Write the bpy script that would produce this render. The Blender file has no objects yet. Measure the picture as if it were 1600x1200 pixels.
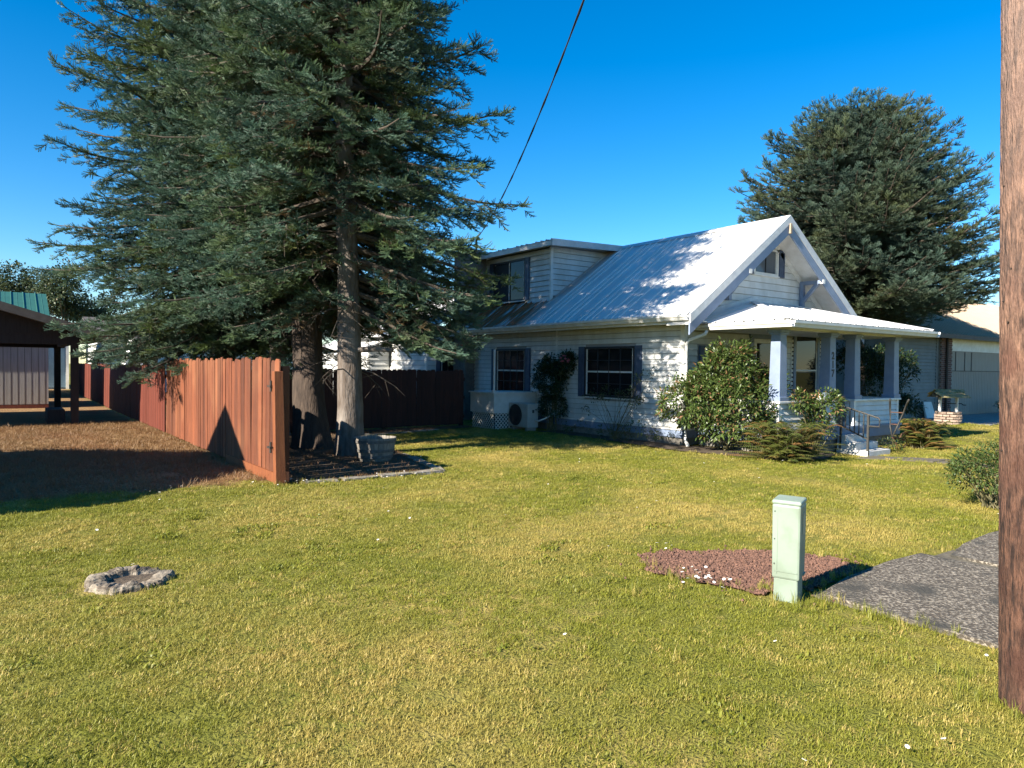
import bpy, math, random
import numpy as np
from mathutils import Vector, Matrix, Euler
random.seed(7); rng = np.random.default_rng(11)
R_ = math.radians
scene = bpy.context.scene
col = scene.collection

# ------------------------------------------------------------------ camera
# World axes: X runs along the front of the house, Y along its long side (away), Z up.
CAM = Vector((-11.907, -10.226, 1.65))
YAW, PITCH, ROLL, FPX = math.atan2(800, 1110), math.atan(26 / 1110), .012, 1110.
fw0 = Vector((math.sin(YAW), math.cos(YAW), 0)); rt0 = Vector((math.cos(YAW), -math.sin(YAW), 0))
fw = fw0 * math.cos(PITCH) - Vector((0, 0, 1)) * math.sin(PITCH)
up0 = rt0.cross(fw)
rt = rt0 * math.cos(ROLL) + up0 * math.sin(ROLL)
up = up0 * math.cos(ROLL) - rt0 * math.sin(ROLL)
cam_d = bpy.data.cameras.new('camera'); cam = bpy.data.objects.new('camera', cam_d); col.objects.link(cam)
mw = Matrix((rt, up, -fw)).transposed().to_4x4(); mw.translation = CAM
cam.matrix_world = mw
cam_d.sensor_width = 36; cam_d.lens = 36 * FPX / 1600; cam_d.clip_start = .05; cam_d.clip_end = 3000
scene.camera = cam

# ------------------------------------------------------------------ sky, sun, exposure
SUN_EL, SUN_AZ = R_(30), R_(5)           # light travels along +X, turned SUN_AZ towards +Y
world = bpy.data.worlds.new('World'); scene.world = world; world.use_nodes = True
nt = world.node_tree; nt.nodes.clear()
sky = nt.nodes.new('ShaderNodeTexSky'); sky.sky_type = 'NISHITA'; sky.sun_disc = False
sky.sun_elevation = SUN_EL
sky.sun_rotation = math.atan2(-math.cos(SUN_AZ), -math.sin(SUN_AZ))
sky.air_density = 1.0; sky.dust_density = .03; sky.ozone_density = 4.0; sky.altitude = 100
hsv = nt.nodes.new('ShaderNodeHueSaturation'); hsv.inputs['Saturation'].default_value = 1.4
bg = nt.nodes.new('ShaderNodeBackground'); bg.inputs['Strength'].default_value = .07
wo = nt.nodes.new('ShaderNodeOutputWorld')
nt.links.new(sky.outputs[0], hsv.inputs['Color']); nt.links.new(hsv.outputs[0], bg.inputs[0]); nt.links.new(bg.outputs[0], wo.inputs[0])
sun_d = bpy.data.lights.new('sun', 'SUN'); sun_d.energy = 5.0; sun_d.angle = R_(.53); sun_d.color = (1, .91, .78)
sun = bpy.data.objects.new('sun', sun_d); col.objects.link(sun)
ld = Vector((math.cos(SUN_EL) * math.cos(SUN_AZ), math.cos(SUN_EL) * math.sin(SUN_AZ), -math.sin(SUN_EL)))
sun.rotation_euler = ld.to_track_quat('-Z', 'Y').to_euler(); sun.location = (-30, -5, 20)
vs = scene.view_settings
vs.view_transform = 'Standard'; vs.look = 'None'; vs.gamma = 1; vs.use_curve_mapping = False; vs.exposure = 1.6
scene.render.engine = 'CYCLES'
scene.cycles.use_denoising = True
scene.cycles.max_bounces = 6; scene.cycles.diffuse_bounces = 3; scene.cycles.glossy_bounces = 2
scene.cycles.transparent_max_bounces = 4; scene.cycles.caustics_reflective = False; scene.cycles.caustics_refractive = False

# ------------------------------------------------------------------ materials
MATS = {}
def M(name, c1, c2=None, scale=5., rough=.6, bump=0., bscale=60., stretch=(1, 1, 1), rand=0., metal=0., spec=.4, detail=5., lo=.35, hi=.65, c3=None, s3=1.2, coord='pos'):
    m = bpy.data.materials.new(name); m.use_nodes = True; n = m.node_tree; L = n.links
    p = n.nodes['Principled BSDF']
    p.inputs['Roughness'].default_value = rough; p.inputs['Metallic'].default_value = metal
    p.inputs['Specular IOR Level'].default_value = spec
    if coord == 'pos':
        src = n.nodes.new('ShaderNodeNewGeometry').outputs['Position']
    else:
        src = n.nodes.new('ShaderNodeTexCoord').outputs['Object']
    mp = n.nodes.new('ShaderNodeMapping'); mp.inputs['Scale'].default_value = stretch
    L.new(src, mp.inputs['Vector'])
    out = None
    if c2:
        nz = n.nodes.new('ShaderNodeTexNoise'); nz.inputs['Scale'].default_value = scale; nz.inputs['Detail'].default_value = detail
        nz.inputs['Roughness'].default_value = .62
        L.new(mp.outputs[0], nz.inputs['Vector'])
        mr = n.nodes.new('ShaderNodeMapRange'); mr.inputs[1].default_value = lo; mr.inputs[2].default_value = hi
        L.new(nz.outputs['Fac'], mr.inputs[0])
        mx = n.nodes.new('ShaderNodeMix'); mx.data_type = 'RGBA'
        mx.inputs[6].default_value = (*c1, 1); mx.inputs[7].default_value = (*c2, 1)
        L.new(mr.outputs[0], mx.inputs[0]); out = mx.outputs[2]
        if c3:
            n3 = n.nodes.new('ShaderNodeTexNoise'); n3.inputs['Scale'].default_value = s3; n3.inputs['Detail'].default_value = 4
            L.new(src, n3.inputs['Vector'])
            m3 = n.nodes.new('ShaderNodeMapRange'); m3.inputs[1].default_value = .5; m3.inputs[2].default_value = .68
            L.new(n3.outputs['Fac'], m3.inputs[0])
            x3 = n.nodes.new('ShaderNodeMix'); x3.data_type = 'RGBA'; x3.inputs[7].default_value = (*c3, 1)
            L.new(m3.outputs[0], x3.inputs[0]); L.new(out, x3.inputs[6]); out = x3.outputs[2]
    else:
        p.inputs['Base Color'].default_value = (*c1, 1)
    if rand:
        oi = n.nodes.new('ShaderNodeObjectInfo'); r = n.nodes.new('ShaderNodeMapRange')
        r.inputs[3].default_value = 1 - rand; r.inputs[4].default_value = 1 + rand
        L.new(oi.outputs['Random'], r.inputs[0])
        h = n.nodes.new('ShaderNodeHueSaturation'); L.new(r.outputs[0], h.inputs['Value'])
        if out: L.new(out, h.inputs['Color'])
        else: h.inputs['Color'].default_value = (*c1, 1)
        out = h.outputs[0]
    if out: L.new(out, p.inputs['Base Color'])
    if bump:
        b = n.nodes.new('ShaderNodeBump'); b.inputs['Strength'].default_value = bump; b.inputs['Distance'].default_value = .02
        nb = n.nodes.new('ShaderNodeTexNoise'); nb.inputs['Scale'].default_value = bscale; nb.inputs['Detail'].default_value = 4
        L.new(mp.outputs[0], nb.inputs['Vector']); L.new(nb.outputs['Fac'], b.inputs['Height']); L.new(b.outputs[0], p.inputs['Normal'])
    MATS[name] = m; return m

def leafmat(name, dark, light, dry, kind='INSTANCER', transl=.3, rough=.5, patch=.6, world_dry=None, alt=None, gam=1.):
    """foliage: 'tint' runs dark..light, 'tip' lightens young growth, 'dry' 0..1 mixes withered colour"""
    m = bpy.data.materials.new(name); m.use_nodes = True; n = m.node_tree; L = n.links; n.nodes.clear()
    out = n.nodes.new('ShaderNodeOutputMaterial')
    def at(nm, k):
        a = n.nodes.new('ShaderNodeAttribute'); a.attribute_name = nm; a.attribute_type = k; return a.outputs['Fac']
    g = n.nodes.new('ShaderNodeNewGeometry')
    nz = n.nodes.new('ShaderNodeTexNoise'); nz.inputs['Scale'].default_value = patch; nz.inputs['Detail'].default_value = 5
    L.new(g.outputs['Position'], nz.inputs['Vector'])
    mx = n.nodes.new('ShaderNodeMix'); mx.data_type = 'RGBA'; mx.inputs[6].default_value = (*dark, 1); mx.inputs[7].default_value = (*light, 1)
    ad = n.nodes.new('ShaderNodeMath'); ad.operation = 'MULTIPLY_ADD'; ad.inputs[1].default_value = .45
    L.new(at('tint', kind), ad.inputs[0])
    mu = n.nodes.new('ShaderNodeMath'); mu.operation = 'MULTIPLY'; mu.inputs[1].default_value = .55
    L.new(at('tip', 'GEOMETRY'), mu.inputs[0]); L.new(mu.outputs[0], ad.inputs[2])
    pw_ = n.nodes.new('ShaderNodeMath'); pw_.operation = 'POWER'; pw_.inputs[1].default_value = gam; L.new(ad.outputs[0], pw_.inputs[0]); ad = pw_  # gam deepens the dark end, painting shade inside the foliage
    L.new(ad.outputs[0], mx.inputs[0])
    green = mx.outputs[2]
    if alt:
        ar = n.nodes.new('ShaderNodeMapRange'); ar.inputs[1].default_value = .46; ar.inputs[2].default_value = .68; L.new(nz.outputs['Fac'], ar.inputs[0])
        a3 = n.nodes.new('ShaderNodeMix'); a3.data_type = 'RGBA'; L.new(ad.outputs[0], a3.inputs[0]); a3.inputs[6].default_value = (*[c * .3 for c in alt], 1); a3.inputs[7].default_value = (*alt, 1)
        a4 = n.nodes.new('ShaderNodeMix'); a4.data_type = 'RGBA'; L.new(ar.outputs[0], a4.inputs[0]); L.new(green, a4.inputs[6]); L.new(a3.outputs[2], a4.inputs[7]); green = a4.outputs[2]
    m2 = n.nodes.new('ShaderNodeMix'); m2.data_type = 'RGBA'; m2.inputs[7].default_value = (*dry, 1)
    L.new(green, m2.inputs[6])
    if world_dry:
        mr = n.nodes.new('ShaderNodeMapRange'); mr.inputs[1].default_value = world_dry[0]; mr.inputs[2].default_value = world_dry[1]
        L.new(nz.outputs['Fac'], mr.inputs[0])
        a2 = n.nodes.new('ShaderNodeMath'); a2.operation = 'MULTIPLY_ADD'; a2.use_clamp = True; a2.inputs[1].default_value = world_dry[2]
        L.new(mr.outputs[0], a2.inputs[0]); L.new(at('dry', kind), a2.inputs[2]); L.new(a2.outputs[0], m2.inputs[0])
    else:
        L.new(at('dry', kind), m2.inputs[0])
    di = n.nodes.new('ShaderNodeBsdfPrincipled'); di.inputs['Roughness'].default_value = rough; di.inputs['Specular IOR Level'].default_value = .35
    tr = n.nodes.new('ShaderNodeBsdfTranslucent'); ms = n.nodes.new('ShaderNodeMixShader'); ms.inputs[0].default_value = transl
    L.new(m2.outputs[2], di.inputs['Base Color']); L.new(m2.outputs[2], tr.inputs['Color'])
    L.new(di.outputs[0], ms.inputs[1]); L.new(tr.outputs[0], ms.inputs[2]); L.new(ms.outputs[0], out.inputs[0])
    MATS[name] = m; return m

M('siding', (.66, .67, .66), (.53, .53, .50), 3., .55, .05, 40, (1, 1, .4), rand=.04)
M('siding_back', (.3, .3, .3), rough=.8)  # dark grey puts shadow lines into the gaps between clapboards
M('trim_white', (.74, .74, .72), (.62, .61, .57), 4, .5)
M('trim_blue', (.20, .25, .345), (.165, .21, .30), 5, .5)
M('shutter_blue', (.075, .105, .17), (.05, .075, .13), 6, .5)
M('roof_metal', (.68, .675, .66), (.58, .575, .56), 2.5, .6, metal=.0, spec=.18, stretch=(.3, 1, .3))
M('flash_metal', (.6, .61, .62), (.5, .5, .5), 6, .4)
M('stone_base', (.24, .22, .19), (.15, .14, .12), 8, .9, .5, 30)
M('window_dark', (.03, .03, .035), rough=.5)
M('screen_dark', (.02, .022, .026), rough=.7)
M('curtain', (.22, .2, .18), (.12, .11, .1), 9, .9, stretch=(1, 1, .15))
gm = M('glass', (.012, .014, .016), rough=.04, spec=.3); M('glass_pale', (.10, .115, .135), rough=.06, spec=.3)
M('concrete', (.30, .29, .27), (.2, .19, .17), 6, .9, .3, 80)
M('step_white', (.60, .59, .56), (.45, .43, .39), 7, .75, .1, 60)
M('aggregate', (.066, .054, .040), (.36, .315, .245), 48, .95, 1., 48, detail=4, lo=.47, hi=.66, c3=(.05, .047, .038), s3=2.6)
M('path_old', (.13, .115, .085), (.08, .07, .05), 12, .95, .4, 60)
M('fence_weathered', (.175, .052, .0185), (.10, .028, .011), 3, .75, .5, 30, (9, 9, .6), rand=.38, c3=(.185, .068, .028), s3=.8)
M('fence_red', (.125, .026, .0125), (.085, .0165, .008), 3, .7, .3, 30, (8, 8, .6), rand=.14)
M('fence_post', (.215, .070, .022), (.145, .042, .014), 3, .7, .3, 30, (8, 8, .6))
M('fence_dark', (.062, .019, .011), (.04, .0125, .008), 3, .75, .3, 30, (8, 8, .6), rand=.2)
M('iron_dark', (.025, .023, .022), (.05, .035, .025), 20, .6)
M('rail_iron', (.045, .045, .04), (.03, .028, .025), 14, .55)
M('rust', (.12, .055, .03), (.06, .035, .025), 14, .8)
M('bark', (.16, .135, .115), (.085, .065, .05), 10, .95, 1., 22, (1.5, 1.5, .35), c3=(.23, .205, .18), s3=1.4)
M('bark_dark', (.075, .054, .04), (.034, .025, .02), 10, .95, 1., 22, (1.5, 1.5, .35))  # dark copy of bark; shade on the thick spruce trunk put in the colour
M('limb', (.10, .08, .062), (.05, .04, .03), 14, .95)
M('pole_wood', (.27, .15, .098), (.045, .025, .018), 9, .8, 1., 26, (5, 5, .8), detail=9, lo=.36, hi=.62, c3=(.12, .056, .036), s3=5)
M('barrel_wood', (.26, .235, .20), (.14, .125, .105), 6, .9, .4, 40, (6, 6, .5), rand=.2)
M('barrel_band', (.12, .115, .11), (.07, .06, .05), 20, .7)
M('stone', (.27, .245, .205), (.14, .125, .10), 9, .9, .6, 30, rand=.2)
M('stump_wood', (.25, .215, .165), (.08, .062, .045), 6, .9, .7, 30, (1, 1, 3), lo=.4, hi=.6)
M('pedestal', (.225, .28, .225), (.20, .25, .198), 3, .5, c3=(.18, .222, .17), s3=6)
M('pedestal_cap', (.24, .30, .24), (.2, .25, .2), 5, .5)
M('sticker', (.42, .36, .22), (.45, .42, .3), 40, .6)
M('ac_body', (.40, .40, .37), (.33, .33, .3), 5, .5)
M('ac_dark', (.03, .03, .032), rough=.6)
M('white_vinyl', (.66, .66, .63), (.56, .56, .52), 6, .55)
M('brick_red', (.17, .085, .065), (.11, .055, .045), 10, .9, .4, 60, rand=.25)
M('brick_pale', (.36, .28, .22), (.26, .18, .14), 10, .9, .4, 60, rand=.3)
M('mortar', (.3, .29, .27), (.22, .2, .19), 10, .95)
M('moss_shingle', (.38, .29, .18), (.20, .19, .06), 14, .95, .6, 40, rand=.2)
M('garage_siding', (.19, .20, .19), (.15, .16, .15), 3, .6)
M('garage_door', (.33, .29, .24), (.28, .245, .20), 4, .7, .05, 30, (6, 6, .4))
M('garage_roof', (.29, .205, .12), (.25, .175, .10), 3, .45)
M('dark_wood', (.033, .027, .024), (.022, .018, .016), 5, .8, .2, 30, (6, 6, .5))
M('dark_fascia', (.10, .09, .08), (.07, .06, .052), 6, .7)
M('plywood', (.37, .355, .335), (.30, .285, .265), 3, .85, .1, 30, (8, 8, .5))
M('green_roof', (.032, .11, .082), (.027, .09, .068), 2, .4)
M('blue_siding', (.17, .27, .36), (.14, .23, .31), 3, .6)
M('chimney', (.19, .165, .145), (.12, .105, .095), 4, .9, .3, 30)
M('lava', (.165, .088, .06), (.09, .048, .035), 40, .95, .6, 50, rand=.3)
M('daisy_white', (.8, .8, .78), rough=.6)
M('daisy_yellow', (.6, .42, .04), rough=.6)
M('pink', (.55, .16, .2), (.4, .1, .14), 20, .6)
M('stem', (.14, .12, .06), (.09, .085, .04), 20, .8)
M('cable', (.02, .02, .02), rough=.6)
M('black_paint', (.012, .012, .014), rough=.5)
M('soil', (.055, .04, .028), (.1, .075, .048), 9, .95, .7, 40)
M('straw', (.34, .25, .12), (.22, .15, .07), 20, .9)
M('a_frame', (.42, .33, .24), (.33, .25, .17), 5, .8)
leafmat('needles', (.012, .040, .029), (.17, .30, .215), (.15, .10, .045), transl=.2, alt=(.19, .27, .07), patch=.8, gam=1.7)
leafmat('needles_e', (.014, .038, .028), (.13, .205, .155), (.12, .09, .045), transl=.2, alt=(.14, .175, .075), patch=.6, gam=1.4)
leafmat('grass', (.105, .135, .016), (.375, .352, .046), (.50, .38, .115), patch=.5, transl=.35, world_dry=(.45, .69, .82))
leafmat('dry_grass', (.15, .085, .038), (.33, .225, .105), (.24, .125, .06), patch=.8, transl=.3, world_dry=(.45, .7, .6))
leafmat('rhodo', (.032, .068, .016), (.17, .21, .055), (.30, .15, .085), kind='GEOMETRY', transl=.25, rough=.35)
leafmat('dark_leaf', (.018, .04, .014), (.055, .085, .03), (.1, .07, .03), kind='GEOMETRY', transl=.25, rough=.4)
leafmat('fern', (.05, .09, .018), (.20, .21, .045), (.28, .14, .05), kind='GEOMETRY', transl=.35)
leafmat('shrub', (.04, .075, .018), (.13, .165, .04), (.2, .15, .06), kind='GEOMETRY', transl=.3)
leafmat('far_leaf', (.035, .06, .03), (.12, .145, .07), (.15, .12, .05), kind='GEOMETRY', transl=.3)

# rusty roof: rust with a shape of its own near the dormer end
def rusty_roof():
    m = M('roof_rusty', (.64, .635, .62), (.56, .555, .54), 2.5, .62, spec=.18, stretch=(.3, 1, .3)); n = m.node_tree; L = n.links
    p = n.nodes['Principled BSDF']; old = p.inputs['Base Color'].links[0].from_socket
    g = n.nodes.new('ShaderNodeNewGeometry'); s = n.nodes.new('ShaderNodeSeparateXYZ'); L.new(g.outputs['Position'], s.inputs[0])
    mp = n.nodes.new('ShaderNodeMapping'); mp.inputs['Scale'].default_value = (.6, 3, .6); L.new(g.outputs['Position'], mp.inputs['Vector'])
    nz = n.nodes.new('ShaderNodeTexNoise'); nz.inputs['Scale'].default_value = 1.6; nz.inputs['Detail'].default_value = 6; L.new(mp.outputs[0], nz.inputs['Vector'])
    a = n.nodes.new('ShaderNodeMapRange'); a.inputs[1].default_value = 4.6; a.inputs[2].default_value = 5.6; L.new(s.outputs[1], a.inputs[0])
    b = n.nodes.new('ShaderNodeMapRange'); b.inputs[1].default_value = .30; b.inputs[2].default_value = .46; L.new(nz.outputs['Fac'], b.inputs[0])
    c = n.nodes.new('ShaderNodeMath'); c.operation = 'MULTIPLY'; L.new(a.outputs[0], c.inputs[0]); L.new(b.outputs[0], c.inputs[1])
    mx = n.nodes.new('ShaderNodeMix'); mx.data_type = 'RGBA'; mx.inputs[7].default_value = (.27, .105, .045, 1)
    L.new(c.outputs[0], mx.inputs[0]); L.new(old, mx.inputs[6]); L.new(mx.outputs[2], p.inputs['Base Color'])
rusty_roof()
def stained_pole():
    m = MATS['pole_wood']; n = m.node_tree; L = n.links; p = n.nodes['Principled BSDF']; old = p.inputs['Base Color'].links[0].from_socket
    g = n.nodes.new('ShaderNodeNewGeometry'); s = n.nodes.new('ShaderNodeSeparateXYZ'); L.new(g.outputs['Position'], s.inputs[0])
    nz = n.nodes.new('ShaderNodeTexNoise'); nz.inputs['Scale'].default_value = 5; L.new(g.outputs['Position'], nz.inputs['Vector'])
    ad = n.nodes.new('ShaderNodeMath'); ad.operation = 'MULTIPLY_ADD'; ad.inputs[1].default_value = .8; L.new(nz.outputs['Fac'], ad.inputs[0]); L.new(s.outputs[2], ad.inputs[2])
    a = n.nodes.new('ShaderNodeMapRange'); a.inputs[1].default_value = 2.2; a.inputs[2].default_value = 1.3; L.new(ad.outputs[0], a.inputs[0])
    mx = n.nodes.new('ShaderNodeMix'); mx.data_type = 'RGBA'; mx.blend_type = 'MULTIPLY'; mx.inputs[7].default_value = (.5, .43, .4, 1); L.new(a.outputs[0], mx.inputs[0]); L.new(old, mx.inputs[6])
    b = n.nodes.new('ShaderNodeMapRange'); b.inputs[1].default_value = 2.2; b.inputs[2].default_value = 4.2; L.new(ad.outputs[0], b.inputs[0])
    m2 = n.nodes.new('ShaderNodeMix'); m2.data_type = 'RGBA'; m2.inputs[7].default_value = (.26, .19, .16, 1)
    b2 = n.nodes.new('ShaderNodeMath'); b2.operation = 'MULTIPLY'; b2.inputs[1].default_value = .55; L.new(b.outputs[0], b2.inputs[0]); L.new(b2.outputs[0], m2.inputs[0]); L.new(mx.outputs[2], m2.inputs[6])
    L.new(m2.outputs[2], p.inputs['Base Color'])
stained_pole()

# ------------------------------------------------------------------ helpers
class MB:
    def __init__(s): s.v = []; s.f = []
    def add(s, vs, fs):
        o = len(s.v); s.v += [tuple(p) for p in vs]; s.f += [tuple(i + o for i in f) for f in fs]
    def box(s, x0, x1, y0, y1, z0, z1, mat=None):
        p = [Vector(q) for q in ((x0, y0, z0), (x1, y0, z0), (x1, y1, z0), (x0, y1, z0), (x0, y0, z1), (x1, y0, z1), (x1, y1, z1), (x0, y1, z1))]
        if mat: p = [mat @ q for q in p]
        s.add(p, ((0, 3, 2, 1), (4, 5, 6, 7), (0, 1, 5, 4), (1, 2, 6, 5), (2, 3, 7, 6), (3, 0, 4, 7)))
    def hexa(s, p):   # 4 bottom + 4 top points
        s.add(p, ((0, 3, 2, 1), (4, 5, 6, 7), (0, 1, 5, 4), (1, 2, 6, 5), (2, 3, 7, 6), (3, 0, 4, 7)))
    def beam(s, a, b, w, h, upv=(0, 0, 1)):
        a, b, upv = Vector(a), Vector(b), Vector(upv); d = (b - a).normalized(); sd = d.cross(upv).normalized() * w / 2; u = sd.cross(d).normalized() * h / 2
        s.hexa([a - sd - u, b - sd - u, b + sd - u, a + sd - u, a - sd + u, b - sd + u, b + sd + u, a + sd + u])
    def tube(s, pts, rad, n=8, cap=True):
        pts = [Vector(p) for p in pts]; o = len(s.v); k = len(pts)
        if not hasattr(rad, '__len__'): rad = [rad] * k
        ref = Vector((0, 0, 1))
        for i, p in enumerate(pts):
            d = (pts[min(i + 1, k - 1)] - pts[max(i - 1, 0)]).normalized()
            a = d.cross(ref)
            if a.length < 1e-3: a = d.cross(Vector((1, 0, 0)))
            a.normalize(); b = a.cross(d)
            for j in range(n):
                t = 2 * math.pi * j / n; s.v.append(tuple(p + (a * math.cos(t) + b * math.sin(t)) * rad[i]))
        for i in range(k - 1):
            for j in range(n):
                j2 = (j + 1) % n; s.f.append((o + i * n + j, o + i * n + j2, o + (i + 1) * n + j2, o + (i + 1) * n + j))
        if cap:
            s.f.append(tuple(o + j for j in reversed(range(n)))); s.f.append(tuple(o + (k - 1) * n + j for j in range(n)))
    def prism(s, poly, axis, a0, a1):
        """poly: list of 2D points; axis 'x','y','z' is extruded from a0 to a1"""
        def P(q, a): return {'x': (a, q[0], q[1]), 'y': (q[0], a, q[1]), 'z': (q[0], q[1], a)}[axis]
        n = len(poly); s.add([P(q, a0) for q in poly] + [P(q, a1) for q in poly],
            [tuple(range(n))[::-1], tuple(range(n, 2 * n))] + [(i, (i + 1) % n, n + (i + 1) % n, n + i) for i in range(n)])
    def lathe(s, prof, n=24, c=(0, 0, 0)):
        o = len(s.v); k = len(prof)
        for r, z in prof:
            for j in range(n):
                t = 2 * math.pi * j / n; s.v.append((c[0] + r * math.cos(t), c[1] + r * math.sin(t), c[2] + z))
        for i in range(k - 1):
            for j in range(n):
                j2 = (j + 1) % n; s.f.append((o + i * n + j, o + i * n + j2, o + (i + 1) * n + j2, o + (i + 1) * n + j))
    def mesh(s, name, smooth=False):
        m = bpy.data.meshes.new(name); m.from_pydata(s.v, [], s.f); m.update()
        import bmesh
        bm = bmesh.new(); bm.from_mesh(m); bmesh.ops.recalc_face_normals(bm, faces=bm.faces); bm.to_mesh(m); bm.free()
        if smooth: m.polygons.foreach_set('use_smooth', [True] * len(m.polygons))
        return m
    def build(s, name, mat, parent=None, smooth=False, bevel=0.):
        o = link(name, s.mesh(name, smooth), mat, parent)
        if bevel:
            b = o.modifiers.new('bevel', 'BEVEL'); b.width = bevel; b.segments = 2; b.limit_method = 'ANGLE'
        return o
def link(name, mesh, mat=None, parent=None):
    o = bpy.data.objects.new(name, mesh); col.objects.link(o)
    if mat and not mesh.materials: mesh.materials.append(MATS[mat])
    if parent:
        o.parent = parent
    return o
def adopt(o, parent):
    """parent keeps o's world placement (parents here are unrotated empties or meshes)"""
    o.parent = parent; o.matrix_parent_inverse = PINV(parent); return o
def PINV(p):
    return Matrix.LocRotScale(p.location, p.rotation_euler, p.scale).inverted()
def thing(name, label, cat, loc=(0, 0, 0), group=None, rz=0):
    o = bpy.data.objects.new(name, None); col.objects.link(o); o.location = loc; o.rotation_euler = (0, 0, rz); o.empty_display_size = .2
    return tag(o, label, cat, group)
def tag(o, label, cat, group=None):
    o['label'] = label; o['category'] = cat
    if group: o['group'] = group
    return o
def structure(o): o['kind'] = 'structure'; return o
def stuff(o): o['kind'] = 'stuff'; return o
def part(mb, name, mat, parent, smooth=False, bevel=0., label=None):
    """mb is in world coordinates; parent is placed anywhere (its location is subtracted through the inverse)"""
    o = mb.build(name, mat, None, smooth, bevel); adopt(o, parent)
    if label: o['label'] = label
    return o
def put(mesh, name, loc, rot, scale, parent, mat=None):
    o = link(name, mesh, mat); o.location = loc; o.rotation_euler = rot; o.scale = scale
    if parent: adopt(o, parent)
    return o

def gz(x, y):
    """ground height: level, with a slight dip at the porch steps"""
    return -.11 * np.exp(-(((x - 3) / 2.2) ** 2 + ((y + 2.7) / .9) ** 2))

# scatter: one object whose points carry instances of small meshes (through geometry nodes)
def scatter(name, pts, rots, scls, tints, drys, idx, variants, mat, parent=None):
    me = bpy.data.meshes.new(name); n = len(pts); me.vertices.add(n)
    me.vertices.foreach_set('co', np.asarray(pts, np.float32).ravel())
    for nm, tp, ar, key in (('rot', 'FLOAT_VECTOR', rots, 'vector'), ('scl', 'FLOAT', scls, 'value'), ('tint', 'FLOAT', tints, 'value'), ('dry', 'FLOAT', drys, 'value'), ('idx', 'INT', idx, 'value')):
        a = me.attributes.new(nm, tp, 'POINT'); a.data.foreach_set(key, np.asarray(ar, np.int32 if tp == 'INT' else np.float32).ravel())
    o = link(name, me, None, None)
    me.materials.append(MATS[mat])
    g = bpy.data.node_groups.new(name + '_nodes', 'GeometryNodeTree')
    g.interface.new_socket('Geometry', in_out='INPUT', socket_type='NodeSocketGeometry'); g.interface.new_socket('Geometry', in_out='OUTPUT', socket_type='NodeSocketGeometry')
    N = g.nodes.new; L = g.links
    gi = N('NodeGroupInput'); go = N('NodeGroupOutput'); mp = N('GeometryNodeMeshToPoints'); L.new(gi.outputs[0], mp.inputs['Mesh'])
    jn = N('GeometryNodeJoinGeometry')
    for vo in reversed(variants):
        oi = N('GeometryNodeObjectInfo'); oi.inputs['Object'].default_value = vo; oi.inputs['As Instance'].default_value = False
        gt = N('GeometryNodeGeometryToInstance'); L.new(oi.outputs['Geometry'], gt.inputs[0]); L.new(gt.outputs[0], jn.inputs[0])
    ip = N('GeometryNodeInstanceOnPoints'); ip.inputs['Pick Instance'].default_value = True
    L.new(mp.outputs[0], ip.inputs['Points']); L.new(jn.outputs[0], ip.inputs['Instance'])
    def na(nm, tp):
        a = N('GeometryNodeInputNamedAttribute'); a.data_type = tp; a.inputs['Name'].default_value = nm; return a.outputs['Attribute']
    L.new(na('idx', 'INT'), ip.inputs['Instance Index']); L.new(na('rot', 'FLOAT_VECTOR'), ip.inputs['Rotation']); L.new(na('scl', 'FLOAT'), ip.inputs['Scale'])
    L.new(ip.outputs[0], go.inputs[0])
    md = o.modifiers.new('scatter', 'NODES'); md.node_group = g
    if parent: adopt(o, parent)
    return o
def variant(name, verts, faces, tip, mat):
    m = bpy.data.meshes.new(name); m.from_pydata(verts, [], faces); m.update()
    a = m.attributes.new('tip', 'FLOAT', 'POINT'); a.data.foreach_set('value', np.asarray(tip, np.float32))
    m.materials.append(MATS[mat]); return bpy.data.objects.new(name, m)      # kept out of the scene, only read by the nodes

def leafmesh(name, P, D, Nn, Ln, Wd, tint, dry, mat, parent, tip=None, droop=.25):
    """many small folded leaves as one mesh: base P, direction D, normal N, length, width (numpy)"""
    D = D / np.linalg.norm(D, axis=1, keepdims=True); S = np.cross(D, Nn); S /= np.linalg.norm(S, axis=1, keepdims=True) + 1e-9; Nn = np.cross(S, D)
    L_ = Ln[:, None]; W_ = Wd[:, None]; n = len(P)
    v0 = P; v1 = P + D * L_ * .45 + S * W_ * .5 + Nn * W_ * .15; v2 = P + D * L_ * .45 - S * W_ * .5 + Nn * W_ * .15
    v3 = P + D * L_ * .55 - Nn * L_ * .02; v4 = P + D * L_ - Nn * L_ * droop
    V = np.stack([v0, v1, v2, v3, v4], 1).reshape(-1, 3)
    b = np.arange(n)[:, None] * 5
    F = np.concatenate([b + np.array([[0, 3, 1]]), b + np.array([[0, 2, 3]]), b + np.array([[1, 3, 4]]), b + np.array([[2, 4, 3]])], 0)
    m = bpy.data.meshes.new(name); m.vertices.add(len(V)); m.vertices.foreach_set('co', V.astype(np.float32).ravel())
    m.loops.add(F.size); m.loops.foreach_set('vertex_index', F.astype(np.int32).ravel())
    m.polygons.add(len(F)); m.polygons.foreach_set('loop_start', np.arange(0, F.size, 3, dtype=np.int32)); m.update(); m.validate()
    for nm, ar in (('tint', tint), ('dry', dry), ('tip', tip if tip is not None else np.zeros(n))):
        a = m.attributes.new(nm, 'FLOAT', 'POINT'); a.data.foreach_set('value', np.repeat(np.asarray(ar, np.float32), 5))
    o = link(name, m, mat)
    if parent: adopt(o, parent)
    return o
def unit(n):
    a = rng.normal(size=(n, 3)); return a / np.linalg.norm(a, axis=1, keepdims=True)
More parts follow.
